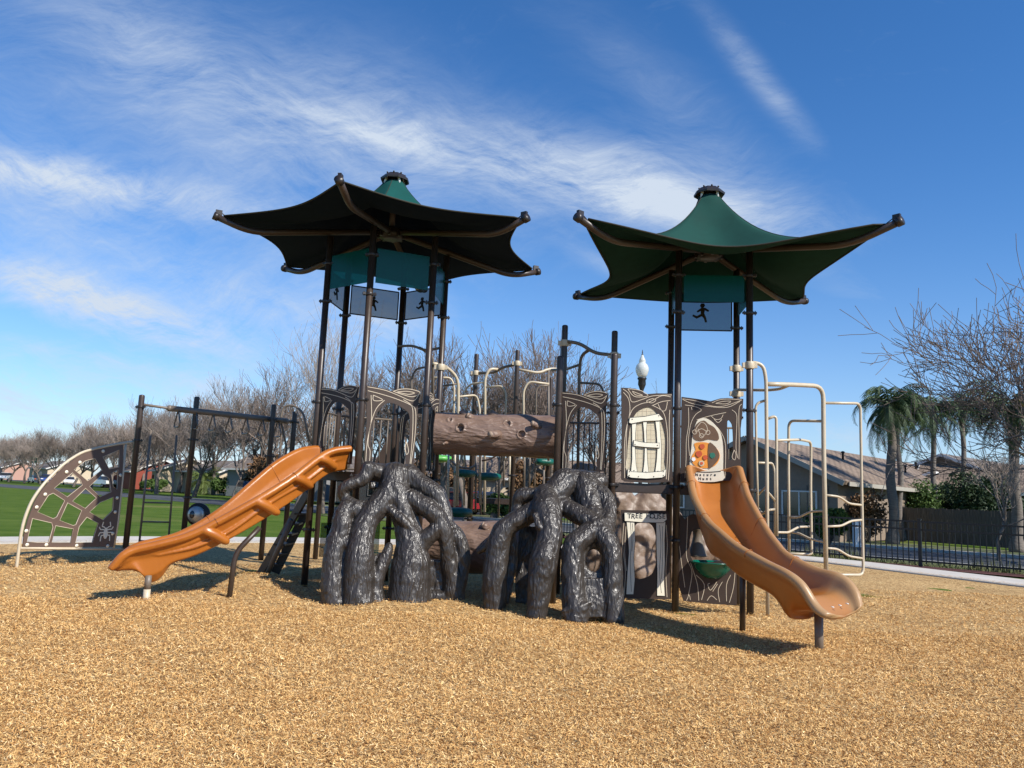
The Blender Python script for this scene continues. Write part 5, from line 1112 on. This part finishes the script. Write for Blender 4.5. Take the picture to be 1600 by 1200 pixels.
row = [(372, 74, 12.3, 2, 'bare tree with forked trunk right of the cream house, nearest of the park row'), (252, 88, 11.0, 0, 'bare tree in front of the cream house with red shutters'), (310, 82, 11.5, 3, None), (215, 98, 10.8, 1, None), (180, 106, 10.6, 2, None), (150, 112, 10.4, 0, None), (122, 120, 10.2, 3, None), (95, 127, 10, 1, None), (70, 134, 10, 2, None), (45, 142, 10, 0, None), (20, 150, 10, 3, None), (-6, 158, 10, 1, None), (-30, 166, 10, 2, None),
       (232, 118, 11.5, 3, None), (190, 130, 11, 0, None), (110, 150, 11, 2, None), (55, 165, 11, 1, None), (10, 180, 11, 3, None), (285, 105, 12, 1, None), (340, 98, 13, 0, None)]
for i, (u, d, h, k, lb) in enumerate(row):
    x, y = at_px(u, d); put_tree(x, y, h, lb or 'reddish bare tree in the dense row along the far edge of the lawn', 'bare trees along the lawn edge', k, rgT.uniform(0, 6), 1.15)
mid = [(430, 62, 11.0, 1, 'bushy bare tree holding brown seed heads left of the left tower'), (470, 58, 10.5, 3, None), (415, 80, 13, 0, None), (560, 60, 11.5, 2, None), (600, 48, 10.4, 0, None), (640, 52, 11, 3, None), (700, 46, 10.4, 1, None), (735, 44, 10.4, 2, None), (775, 50, 11.5, 0, None), (820, 44, 10.6, 3, None), (865, 47, 11.3, 1, None), (905, 42, 10.5, 2, None), (945, 46, 10.2, 0, None), (655, 65, 12, 2, None), (800, 65, 13, 1, None), (1030, 62, 10.5, 3, 'bare tree low beside the street lamp, mostly behind the window panel')]
for i, (u, d, h, k, lb) in enumerate(mid):
    x, y = at_px(u, d); put_tree(x, y, h*1.07, lb or 'grey-brown bare tree filling the view behind the towers and log tunnel', 'bare trees behind the play structure', 4+k % 3, rgT.uniform(0, 6), 1.0)
# tall thin tree behind the left tower
cf = dict(CFG); cf.update(up=.16, wob=.09, nb=[5, 5, 5, 4, 3], ang=[(.2, .6), (.3, .8), (.3, .8), (.3, .8), (.3, .8)], rmin=.010)
a, b = tree_meshes(77, 5.0, .17, 4, cf); a.materials.append(M['bark']); b.materials.append(M['twig2']); hh = max(v.co.z for v in b.vertices)
x, y = at_px(512, 48); t_ = thing('bare_tree', 'tall open bare tree rising above the others behind the left tower', 'tree', (x, y, -.05), 1.2); link('trunk', a, t_); link('crown', b, t_); s = 14.3/hh; t_.scale = (s, s, s)
# bare tree reaching in from the right
cf = dict(CFG); cf.update(up=.07, wob=.13, nb=[8, 6, 5, 5, 3], rmin=.011, ang=[(.6, 1.3), (.3, .9), (.3, .9), (.3, .9), (.3, .9)], len=[(1.2, 1.7), (.5, .8), (.5, .8), (.5, .9), (.5, .9)])
a, b = tree_meshes(91, 2.6, .17, 5, cf); a.materials.append(M['lichen']); b.materials.append(M['twigmid']); hh = max(v.co.z for v in b.vertices)
x, y = at_px(1715, 25); t_ = thing('bare_tree', 'bare tree with yellow lichen on its limbs reaching in at the right edge', 'tree', (x, y, -.02), 2.2); link('trunk', a, t_); link('crown', b, t_); s = 12.6/hh; t_.scale = (s*.92, s*.92, s)
x, y = at_px(1552, 28); cf2 = dict(CFG); cf2.update(nb=[5, 4, 4, 4, 3]); a, b = tree_meshes(15, 2.0, .10, 4, cf2); a.materials.append(M['bark']); b.materials.append(M['twig2']); hh = max(v.co.z for v in b.vertices)
t_ = thing('young_tree', 'small pale bare street tree behind the black fence near the right edge', 'tree', (x, y, -.02), .4); link('trunk', a, t_); link('crown', b, t_); s = 4.2/hh; t_.scale = (s, s, s)

# ------------------------------------------------------------ palms
def palm(x, y, h, label, seed, nf=46, fl=2.9, tr=.2, m='frond', droop=1.0, skirt=True):
    rg = random.Random(seed); root = thing('palm_tree', label, 'palm tree', (x, y, -.03), rg.uniform(0, 6), 'palms across the street'); mb = MB()
    pts = [Vector((.05*math.sin(i), .05*math.cos(i*1.3), h*i/10)) for i in range(11)]; rs = [tr*1.35]+[tr*(1-.02*i) for i in range(1, 9)]+[tr*1.0, tr*1.25]; mb.tube(smooth_path(pts, 3), [rs[min(10, i//3)]*(1+.04*math.sin(i*2.1)) for i in range(31)], 14); mb.build('trunk', M['palmtrunk'], root)
    V = []; F = []
    for k in range(nf):
        a = rg.uniform(0, 6.283); el = rg.uniform(-.9, 1.35) if skirt else rg.uniform(-.2, 1.4); d = Vector((math.cos(a), math.sin(a), 0)); L_ = fl*rg.uniform(.55, 1.12); p = Vector((0, 0, h+.05)); ang = el; n = 14; pts = [p]
        for i in range(n):
            ang -= droop*(.10+.012*i)*(1.0 if el > 0 else .5); p = p+(d*math.cos(ang)+Vector((0, 0, math.sin(ang))))*(L_/n); pts.append(p)
        for i in range(n):      # rachis
            q, r_ = pts[i], pts[i+1]; sd = Vector((-d.y, d.x, 0))*.018*(1-i/n)+Vector((0, 0, .0)); b0 = len(V); V += [q-sd, q+sd, r_+sd*.8, r_-sd*.8]; F.append((b0, b0+1, b0+2, b0+3))
        for i in range(3, n*3):
            t = i/(n*3); k0 = min(n-1, int(t*n)); q = pts[k0].lerp(pts[k0+1], t*n-k0); tg_ = (pts[k0+1]-pts[k0]).normalized(); ll = .55*math.sin(math.pi*min(1, t*.85+.15))*rg.uniform(.8, 1.15)*fl/2.9
            for s in (-1, 1):
                ld = (Vector((-d.y, d.x, 0))*s*.75+tg_*.45+Vector((0, 0, -.55*droop+rg.uniform(-.3, .3)))).normalized(); w_ = tg_*.022; b0 = len(V); V += [q-w_, q+w_, q+ld*ll*.6+w_*.8+Vector((0, 0, -.02)), q+ld*ll+Vector((0, 0, -.12*droop*ll))]; F.append((b0, b0+1, b0+2, b0+3))
    mb = MB(); mb.add(V, F, False); mb.build('crown', M[m], root); return root
for u, Y, h, lb, sd in ((1392, 37, 6.6, 'stout palm with drooping fronds, leftmost of the palms beside the tiled roof', 1), (1404, 42, 7.2, 'palm with slimmer trunk close behind the leftmost palm', 5), (1458, 44, 7.4, 'palm behind the long tiled roof with a straight thin trunk', 2), (1505, 47, 7.9, 'palm between the thin-trunked palm and the thick palm at the right edge', 3), (1583, 34, 6.4, 'thick grey-trunked palm near the right edge behind the bare branches', 4)):
    x, y = at_px(u, Y); palm(x, y, h, lb, sd, fl=[0, 3.3, 2.9, 2.8, 3.2, 3.0][sd], tr=.23 if sd in (1, 4) else .16, nf=[0, 44, 38, 34, 46, 34][sd], droop=[1, 1.15, 1.0, .9, 1.1, 1.25][sd])
# small fan palm by the cream house
x, y = at_px(322, 98); palm(x, y, 1.7, 'short bushy yellow-green palm beside the cream house on the left', 9, nf=60, fl=3.4, tr=.4, m='frondyellow', droop=.7)['group'] = 'palms on the left'
# drooping dead palm leaf cluster
# ------------------------------------------------------------ shrubs
def bush(name, x, y, rx, ry, h, label, m, n=5000, ls=.09, seed=0, cat='shrub', group=None, z0=0):
    rg = np.random.default_rng(seed); lob = [(rg.uniform(-.6, .6)*rx, rg.uniform(-.5, .5)*ry, rg.uniform(.3, .75)*h, rg.uniform(.35, .6)) for _ in range(9)]; V = []; F = []
    c = np.array([lob[i] for i in rg.integers(0, 9, n)]); dr = rg.normal(size=(n, 3)); dr /= np.linalg.norm(dr, axis=1)[:, None]; rad = rg.uniform(.55, 1.08, n)[:, None]
    p = c[:, :3]+dr*rad*c[:, 3:4]*np.array([rx*.8, ry*.8, h*.55]); p[:, 2] = np.clip(p[:, 2], .02, None)+z0
    a = rg.normal(size=(n, 3)); a /= np.linalg.norm(a, axis=1)[:, None]; b = np.cross(a, rg.normal(size=(n, 3))); b /= np.linalg.norm(b, axis=1)[:, None]; s = (ls*rg.uniform(.6, 1.3, n))[:, None]
    vv = np.stack([p-a*s, p+b*s*.45, p+a*s, p-b*s*.45], 1).reshape(-1, 3); mb = MB(); mb.add([tuple(q) for q in vv], [(4*i, 4*i+1, 4*i+2, 4*i+3) for i in range(n)], False)
    r_ = thing(name, label, cat, (x, y, 0), 0, group); mb.build('foliage', M[m], r_)
    st = MB()
    for i in range(5): st.tube([(0, 0, -.05), (lob[i][0]*.5, lob[i][1]*.5, lob[i][2]*.5+z0*.5), (lob[i][0], lob[i][1], lob[i][2]+z0)], .03, 5)
    st.build('stem', M['bark'], r_); return r_
def bpx(u, Y): q = P(u, 780, Y); return q.x, q.y
for nm, u, Y, rx, h, lb, m, n, z0 in (('shrub', 1295, 34.5, 1.0, 1.6, 'bright green shrub at the foot of the grey house wall', 'leafmid', 5000, 0), ('hedge', 1412, 44, 2.0, 3.2, 'mid-green hedge behind the board fence beside the leftmost palm', 'leafmid', 9000, 0), ('hedge', 1450, 45, 1.8, 3.0, 'leafy green hedge behind the board fence under the thin palm', 'leafmid', 8000, 0), ('shrub', 1355, 37.5, 1.3, 2.6, 'olive brown shrub under the eave of the tiled roof', 'leafbrown', 3000, 0),
        ('tree', 1500, 46, 2.3, 4.0, 'dense dark evergreen tree behind the board fence', 'leafdk', 13000, 0), ('tree', 1535, 43, 2.2, 4.6, 'dark leafy tree behind the small bare street tree', 'leafdk', 11000, 0), ('tree', 1600, 44, 2.8, 3.4, 'dark evergreen tree at the right edge behind the thick palm', 'leafdk', 10000, 0)):
    x, y = bpx(u, Y); bush(nm, x, y, rx, rx*.8, h, lb, m, n, .10, int(u), cat='shrub' if nm != 'tree' else 'tree')
for u, Y, rx, h, lb, m in ((405, 75, 3.0, 4.5, 'brown-leaved shrub behind the left slide', 'leafbrown'), (450, 66, 3.2, 4.2, 'dry brown leafy bush left of the left tower', 'leafbrown'), (350, 95, 2.2, 2.6, 'low green yucca bush right of the short palm', 'leafmid'), (235, 97, 1.8, 1.6, 'small green shrub by the red wall on the left', 'leafmid'), (775, 62, 2.0, 1.2, 'green clump beside the parked dark car behind the pods', 'leafmid'), (790, 50, 1.6, 1.6, 'olive clump seen below the log tunnel', 'leafmid'), (850, 60, 3, 4.2, 'tan dry bush behind the middle deck', 'leafbrown'), (690, 66, 3.5, 4.6, 'tan dry bush behind the left tower and tunnel', 'leafbrown')):
    x, y = bpx(u, Y); bush('shrub', x, y, rx, rx*.7, h, lb, m, 3500, .20, int(u)+3)
# weeds at the fence foot
V = []; F = []; rg = random.Random(3)
for i in range(5000):
    s = rg.uniform(-3, 22); dd_ = abs(rg.gauss(0, .5))+.3; p = FA+e*s+nrm*dd_+Vector((0, 0, -.03)); h = rg.uniform(.05, .28)*(1.6 if math.sin(s*1.3) > .3 else .6); a = rg.uniform(0, 6.28); w_ = Vector((math.cos(a), math.sin(a), 0))*.012; lean = Vector((rg.gauss(0, .06), rg.gauss(0, .06), 0)); b0 = len(V); V += [p-w_, p+w_, p+lean+Vector((0, 0, h))]; F.append((b0, b0+1, b0+2))
mb = MB(); mb.add(V, F, False); tag(mb.build('weeds', M['verge']), 'tufts of dry weeds behind the black picket fence', 'weeds', kind='stuff')

# ------------------------------------------------------------ buildings
def quadroof(mb_pts, name, m, parent, thick=.18):
    V = [Vector(p) for p in mb_pts]; n = (V[1]-V[0]).cross(V[3]-V[0]).normalized(); n = n if n.z > 0 else -n; W = V+[p-n*thick for p in V]
    me = bpy.data.meshes.new(name); me.from_pydata([tuple(p) for p in W], [], [(0, 1, 2, 3), (7, 6, 5, 4), (0, 4, 5, 1), (1, 5, 6, 2), (2, 6, 7, 3), (3, 7, 4, 0)]); uv = me.uv_layers.new(name='UV')
    u = (V[1]-V[0]).normalized(); v = n.cross(u)
    for lp_ in me.loops: c = W[lp_.vertex_index]-V[0]; uv.data[lp_.index].uv = (c@u, c@v)
    return link(name, me, parent, m)
def window(parent, c, w_, h, ang, frame_m='whitetrim', mull=1):
    RZ_ = Matrix.Rotation(ang, 3, 'Z'); c = Vector(c); mb = MB(); t = .07; out = RZ_ @ Vector((0, -.05, 0))
    for s, d in (((0, h/2), (w_+t, t)), ((0, -h/2), (w_+t, t)), ((-w_/2, 0), (t, h-t)), ((w_/2, 0), (t, h-t))): mb.box(c+out+RZ_ @ Vector((s[0], 0, s[1])), (d[0], .08, d[1]), RZ_)
    for i in range(mull): x = -w_/2+w_*(i+1)/(mull+1); mb.box(c+out+RZ_ @ Vector((x, 0, 0)), (t*.8, .07, h-t), RZ_)
    f = mb.build('window', M[frame_m], parent); mb = MB(); mb.box(c+out*.4, (w_-t, .04, h-t), RZ_); mb.build('pane', M['glass'], f)
HB = thing('house', 'grey-brown house with long tiled roof behind the black fence on the right', 'house', (0, 0, 0))
R0 = Vector((12.4, 40, 5.05)); dr = Vector((.70, .71, 0)).normalized(); R1 = R0+dr*34; ac = Vector((.71, -.70, 0)).normalized()
E0 = R0+ac*4.95+Vector((0, 0, -2.22)); E1 = E0+dr*34; W0 = R0-ac*6.5+Vector((0, 0, -2.9)); W1 = W0+dr*34
ov = -dr*.5
rf = quadroof([R0+ov, E0+ov, E1, R1], 'roof', M['roof'], HB); quadroof([R0+ov, R1, W1, W0+ov], 'roof', M['roof'], HB)
mb = MB(); g0 = [R0+Vector((0, 0, -.25)), E0-ac*.5+Vector((0, 0, -.0)), Vector(((E0-ac*.5).x, (E0-ac*.5).y, 0)), Vector(((W0+ac*.5).x, (W0+ac*.5).y, 0)), W0+ac*.5+Vector((0, 0, 0))]
g1 = [p+dr*33 for p in g0]; n = 5; mb.add(g0+g1, [tuple(range(n)), tuple(range(2*n-1, n-1, -1))]+[(i, i+n, (i+1) % n+n, (i+1) % n) for i in range(1, n)], False); mb.build('wall', M['wall'], HB)
mb = MB(); 
for a, b in ((R0+ov, E0+ov), (R0+ov, W0+ov)):
    d = b-a; q = d.to_track_quat('X', 'Z').to_matrix(); mb.box((a+b)/2-dr*.03+Vector((0, 0, -.12)), (d.length, .05, .24), q)
mb.box((E0+E1)/2+ac*.04+Vector((0, 0, -.12)), (34, .05, .2), Matrix.Rotation(math.atan2(dr.y, dr.x), 3, 'Z')); mb.build('fascia', M['housetrim'], HB)
aw = math.atan2(ac.y, ac.x)
base = R0+dr*-.0
for t, w_, h, zc in ((-4.6, 1.5, 1.3, 1.9), (-1.9, 1.7, 1.6, 1.5), (.4, 1.0, 2.0, 1.3), (2.6, 1.7, 1.2, 1.7)):
    c = R0+ac*t; window(HB, (c.x, c.y, zc), w_, h, aw)
mb = MB()
for i in range(11):
    a = R0+ac*(-6+i*1.0); mb.box((a.x-dr.x*.03, a.y-dr.y*.03, 1.3), (.04, .04, 2.6), Matrix.Rotation(aw, 3, 'Z'))
mb.build('wall_batten', M['walldk'], HB)
for t, u_ in ((8, 1.6), (16, 2.4), (22, 1.2)):
    c = R0+dr*t+ac*u_+Vector((0, 0, -2.22*u_/4.95)); mb = MB(); mb.lathe([(.06, -.1), (.06, .35), (.1, .36), (.1, .45), (.03, .48)], c, 10); mb.build('roof_vent', M['postdark'], HB)
c = R0+dr*20+ac*2.6+Vector((0, 0, -1.05)); mb = MB(); mb.box(c, (1.6, .9, .15), Matrix.Rotation(math.atan2(dr.y, dr.x), 3, 'Z') @ Matrix.Rotation(-R(24), 3, 'X')); mb.build('skylight', M['white'], HB)
# porch under the eave: dark recess with posts
def simplehouse(label, x, y, rz, w_, d, hw, pitch, wm, rm, wins=(), name='house', trim='whitetrim', group=None):
    h = thing(name, label, 'house', (x, y, 0), rz, group); mb = MB(); rh = math.tan(pitch)*d/2
    # gable ends on local x sides ... ridge runs along local x
    V = [(-w_/2, -d/2, 0), (w_/2, -d/2, 0), (w_/2, d/2, 0), (-w_/2, d/2, 0), (-w_/2, -d/2, hw), (w_/2, -d/2, hw), (w_/2, d/2, hw), (-w_/2, d/2, hw), (-w_/2, 0, hw+rh-.05), (w_/2, 0, hw+rh-.05)]
    mb.add(V, [(0, 1, 5, 4), (2, 3, 7, 6), (1, 2, 6, 9, 5), (3, 0, 4, 8, 7)], False); mb.build('wall', M[wm], h)
    o = .5; zt2 = hw+rh; ze = hw-math.tan(pitch)*o
    quadroof([(-w_/2-o, 0, zt2+.16), (w_/2+o, 0, zt2+.16), (w_/2+o, -d/2-o, ze+.16), (-w_/2-o, -d/2-o, ze+.16)], 'roof', M[rm], h, .15); quadroof([(-w_/2-o, 0, zt2+.16), (w_/2+o, 0, zt2+.16), (w_/2+o, d/2+o, ze+.16), (-w_/2-o, d/2+o, ze+.16)], 'roof', M[rm], h, .15)
    mb = MB(); mb.box((0, -d/2-o-.03, ze+.08), (w_+2*o, .04, .2))
    for sx in (-1, 1):
        for sy in (-1, 1):
            a = Vector((sx*(w_/2+o+.03), 0, zt2+.05)); b = Vector((sx*(w_/2+o+.03), sy*(d/2+o), ze+.05)); dd = b-a; mb.box((a+b)/2, (dd.length, .04, .2), dd.to_track_quat('X', 'Z').to_matrix())
    mb.build('fascia', M[trim], h)
    for side, t, z, ww, hh_, fm in wins:
        if side == 'f': window(h, (t, -d/2, z), ww, hh_, 0, fm)
        else: window(h, (w_/2, t, z), ww, hh_, math.pi/2, fm)
    return h
x, y = at_px(295, 112); simplehouse('cream house with red shutters behind the lawn on the left', x, y, R(-60), 10, 8, 2.9, R(22), 'creamwall', 'roofgrey', [('f', -2.5, 1.5, 1.6, 1.4, 'redtrim'), ('f', 2, 1.5, 1.6, 1.4, 'redtrim'), ('s', 0, 1.5, 1.6, 1.6, 'redtrim'), ('s', 2.4, 1.4, 1, 1.8, 'redtrim')])
x, y = at_px(345, 108); simplehouse('cream house with white gable right of the short palm', x, y, R(-35), 12, 8, 2.9, R(20), 'creamwall', 'roofgrey', [('f', 2, 1.5, 1.6, 1.4, 'whitetrim')])
x, y = at_px(235, 125); simplehouse('dark red walled house partly behind the ladder posts', x, y, R(-45), 12, 9, 2.7, R(22), 'redtrim', 'roofgrey', [('f', 1, 1.5, 1.6, 1.4, 'whitetrim')])
x, y = at_px(100, 175); simplehouse('distant pale house behind the parked cars at far left', x, y, R(-45), 14, 9, 3, R(20), 'creamwall', 'roofgrey', [('f', 2, 1.5, 2, 1.4, 'whitetrim')])
x, y = at_px(30, 200); simplehouse('distant tan house furthest left beyond the white car', x, y, R(-45), 14, 9, 3, R(20), 'pinkwall', 'roofgrey', [('f', 2, 1.5, 2, 1.4, 'whitetrim')])
x, y = at_px(750, 78); simplehouse('salmon coloured house seen below the log tunnel', x, y, R(-6), 14, 9, 3.0, R(20), 'pinkwall', 'roofgrey', [('f', -3, 1.5, 1.8, 1.5, 'whitetrim'), ('f', 2.5, 1.3, 1.4, 2.2, 'whitetrim')])
x, y = at_px(640, 85); simplehouse('grey house behind the left tower', x, y, R(-8), 13, 9, 3.2, R(20), 'greywall', 'roofgrey', [('f', -2, 1.6, 1.8, 1.5, 'whitetrim'), ('f', 3, 1.6, 1.8, 1.5, 'whitetrim')])
x, y = at_px(860, 74); simplehouse('tan house behind the middle deck', x, y, R(4), 13, 9, 3.0, R(22), 'creamwall', 'roof', [('f', -2, 1.5, 1.8, 1.5, 'whitetrim')])
x, y = at_px(470, 95); simplehouse('grey roofed house behind the left slide top', x, y, R(-25), 14, 9, 3.3, R(22), 'greywall', 'roofgrey', [('f', 2, 1.5, 2, 1.4, 'whitetrim')])
x, y = at_px(1535, 60); simplehouse('brown house with low gable behind the dark trees at far right', x, y, R(40), 15, 11, 3.3, R(22), 'wall', 'roofgrey', [('f', 2, 1.5, 2, 1.4, 'whitetrim')])
x, y = at_px(1620, 52); simplehouse('grey roofed house cut by the right edge of the view', x, y, R(-35), 13, 9, 3.0, R(22), 'walldk', 'roof', [('f', 2, 1.5, 2, 1.4, 'whitetrim')])
# white utility box
q = P(1340, 820, 33); ub = thing('utility_box', 'small white utility box behind the black fence', 'utility box', (q.x, q.y, 0)); mb = MB(); mb.box((0, 0, .55), (.32, .3, 1.1)); mb.box((0, 0, 1.12), (.38, .36, .06)); mb.build('cabinet', M['white'], ub); mb = MB(); mb.box((0, -.16, .5), (.2, .02, .6)); mb.build('door', M['whitetrim'], ub)

# ------------------------------------------------------------ far street on the left with parked cars
r0, r1 = Vector((-16, 80, 0)), Vector((-150, 215, 0)); dl = (r1-r0).normalized(); nl = Vector((dl.y, -dl.x, 0)); nl = nl if nl.y > 0 else -nl
mb = MB(); V = [r0-dl*10+nl*0, r1, r1+nl*10, r0-dl*10+nl*10]; mb.add([p+Vector((0, 0, -.045)) for p in V], [(0, 1, 2, 3)]); tag(mb.build('street', M['asph']), None, None, kind='structure')
mb = MB(); d = r1-r0; mb.box((r0+r1)/2-nl*.2+Vector((0, 0, 0)), (d.length+20, .3, .2), Matrix.Rotation(math.atan2(d.y, d.x), 3, 'Z')); tag(mb.build('kerb', M['kerb']), None, None, kind='structure')
# middle street behind the second structure
s0, s1 = Vector((-40, 55, 0)), Vector((16, 52, 0)); mb = MB(); mb.add([(-9, 60, -.045), (40, 56, -.045), (40, 64, -.045), (-14, 70, -.045), (-24, 80, -.044), (-16, 80, -.044)], [(0, 1, 2, 3, 4, 5)]); tag(mb.build('street', M['asph']), None, None, kind='structure')
def car(u, Y, rz, col, label, kind='sedan', L_=4.5, W=1.8, Hh=1.45):
    q = P(u, 760, Y); c = thing('parked_car', label, 'pickup truck' if kind == 'pickup' else ('suv' if kind == 'suv' else 'car'), (q.x, q.y, -.03), rz, 'cars parked along the streets')
    pm = bpy.data.materials.get('paint_%02d%02d%02d' % tuple(int(x*99) for x in col)) or mat('paint_%02d%02d%02d' % tuple(int(x*99) for x in col), col, .25, var=.03, coat=.6)
    if kind == 'sedan': pr = [(-.5, .32), (-.5, .55), (-.47, .62), (-.25, .68), (.34, .68), (.46, .62), (.5, .5), (.5, .3)]; cab = [(-.36, .66), (-.24, .97), (.10, 1.0), (.28, .66)]
    elif kind == 'suv': pr = [(-.5, .35), (-.5, .66), (-.3, .68), (.25, .68), (.46, .62), (.5, .5), (.5, .32)]; cab = [(-.49, .66), (-.44, .97), (.08, 1.0), (.24, .67)]
    else: pr = [(-.5, .36), (-.5, .64), (-.1, .64), (.28, .66), (.47, .62), (.5, .5), (.5, .34)]; cab = [(-.12, .62), (-.10, .98), (.12, 1.0), (.24, .65)]
    def extr(pl, hw, hw2=None):
        n = len(pl); hw2 = hw2 or hw; V = []
        for s in (-1, 1):
            for x_, z_ in pl: t = (z_-pl[0][1])/max(.01, max(p[1] for p in pl)-pl[0][1]); V.append((x_*L_, s*(hw*(1-t)+hw2*t), z_*Hh))
        return V, [tuple(range(n)), tuple(range(2*n-1, n-1, -1))]+[(i, (i+1) % n, (i+1) % n+n, i+n) for i in range(n)]
    mb = MB(); mb.add(*extr(pr, W/2, W/2*.95), False); body = mb.build('body', pm, c)
    bv = body.modifiers.new('b', 'BEVEL'); bv.width = .06; bv.segments = 2
    mb = MB(); mb.add(*extr([(x_*.97, z_-.0) for x_, z_ in cab], W/2*.93, W/2*.74), False); mb.build('windows', M['glass'], c)
    mb = MB(); t0, t1 = cab[1], cab[2]; mb.box(((t0[0]+t1[0])/2*L_, 0, Hh*1.0), ((t1[0]-t0[0])*L_*1.0, W*.72, .06)); mb.build('roof', pm, c)
    for sx in (-.31, .31):
        for sy in (-1, 1):
            mb = MB(); cc_ = Vector((sx*L_, sy*(W/2-.08), .33)); mb.tube([cc_-Vector((0, .11, 0)), cc_+Vector((0, .11, 0))], .33, 16); wh = mb.build('wheel', M['tyre'], c); mb = MB(); mb.tube([cc_-Vector((0, .12, 0)), cc_+Vector((0, .12, 0))], .19, 10); mb.build('rim', M['rim'], wh)
    for sy in (-1, 1):
        mb = MB(); mb.box((L_*.49, sy*W*.36, .55*Hh), (.1, .36, .13)); mb.build('headlight', M['white'], c); mb = MB(); mb.box((-L_*.49, sy*W*.38, .56*Hh), (.1, .25, .16)); mb.build('tail_light', M['redart'], c)
    return c
aL = math.atan2(dl.y, dl.x)
car(6, 158, R(-70), (.72, .72, .72), 'white suv at the far left edge of the lawn', 'suv', Hh=1.7); car(71, 140, R(-60), (.03, .06, .22), 'blue car parked behind the web panel frame', 'suv', Hh=1.7); car(55, 146, aL, (.05, .05, .06), 'dark car parked left of the blue car'); car(107, 140, R(-60), (.7, .7, .7), 'white car seen through the web panel'); car(160, 122, R(-35), (.62, .62, .60), 'white pickup truck parked right of the web panel top', 'pickup', 5.4, 1.95, 1.8)
car(392, 68, R(-62), (.012, .010, .011), 'dark suv parked behind the left slide', 'suv', 4.8, 1.9, 1.8)
car(730, 56, R(70), (.30, .015, .02), 'red car parked behind the green pods', 'suv', 4.6, 1.85, 1.6); car(775, 66, R(0), (.03, .05, .14), 'dark blue car seen below the tunnel right of the red car', 'suv', 4.7, 1.85, 1.7); car(770, 58, R(5), (.02, .02, .022), 'black car low between the second structure posts')
car(700, 60, R(0), (.16, .17, .18), 'grey van parked left of the red car', 'suv', 4.9, 1.9, 1.9); car(1075, 38, R(-40), (.5, .5, .5), 'silver car parked behind the right tower') if False else None
# green street sign at the far left
q = P(52, 720, 135); sg = thing('street_sign', 'small green street sign on a pole at the far left', 'street sign', (q.x, q.y, 0), R(10)); mb = MB(); mb.tube([(0, 0, 0), (0, 0, 4.6)], .05, 8); mb.build('pole', M['steel'], sg); mb = MB(); mb.box((.1, 0, 4.3), (1.5, .05, .4)); mb.box((.3, 0, 3.75), (1.1, .05, .35)); mb.build('sign_blade', M['greenart'], sg)
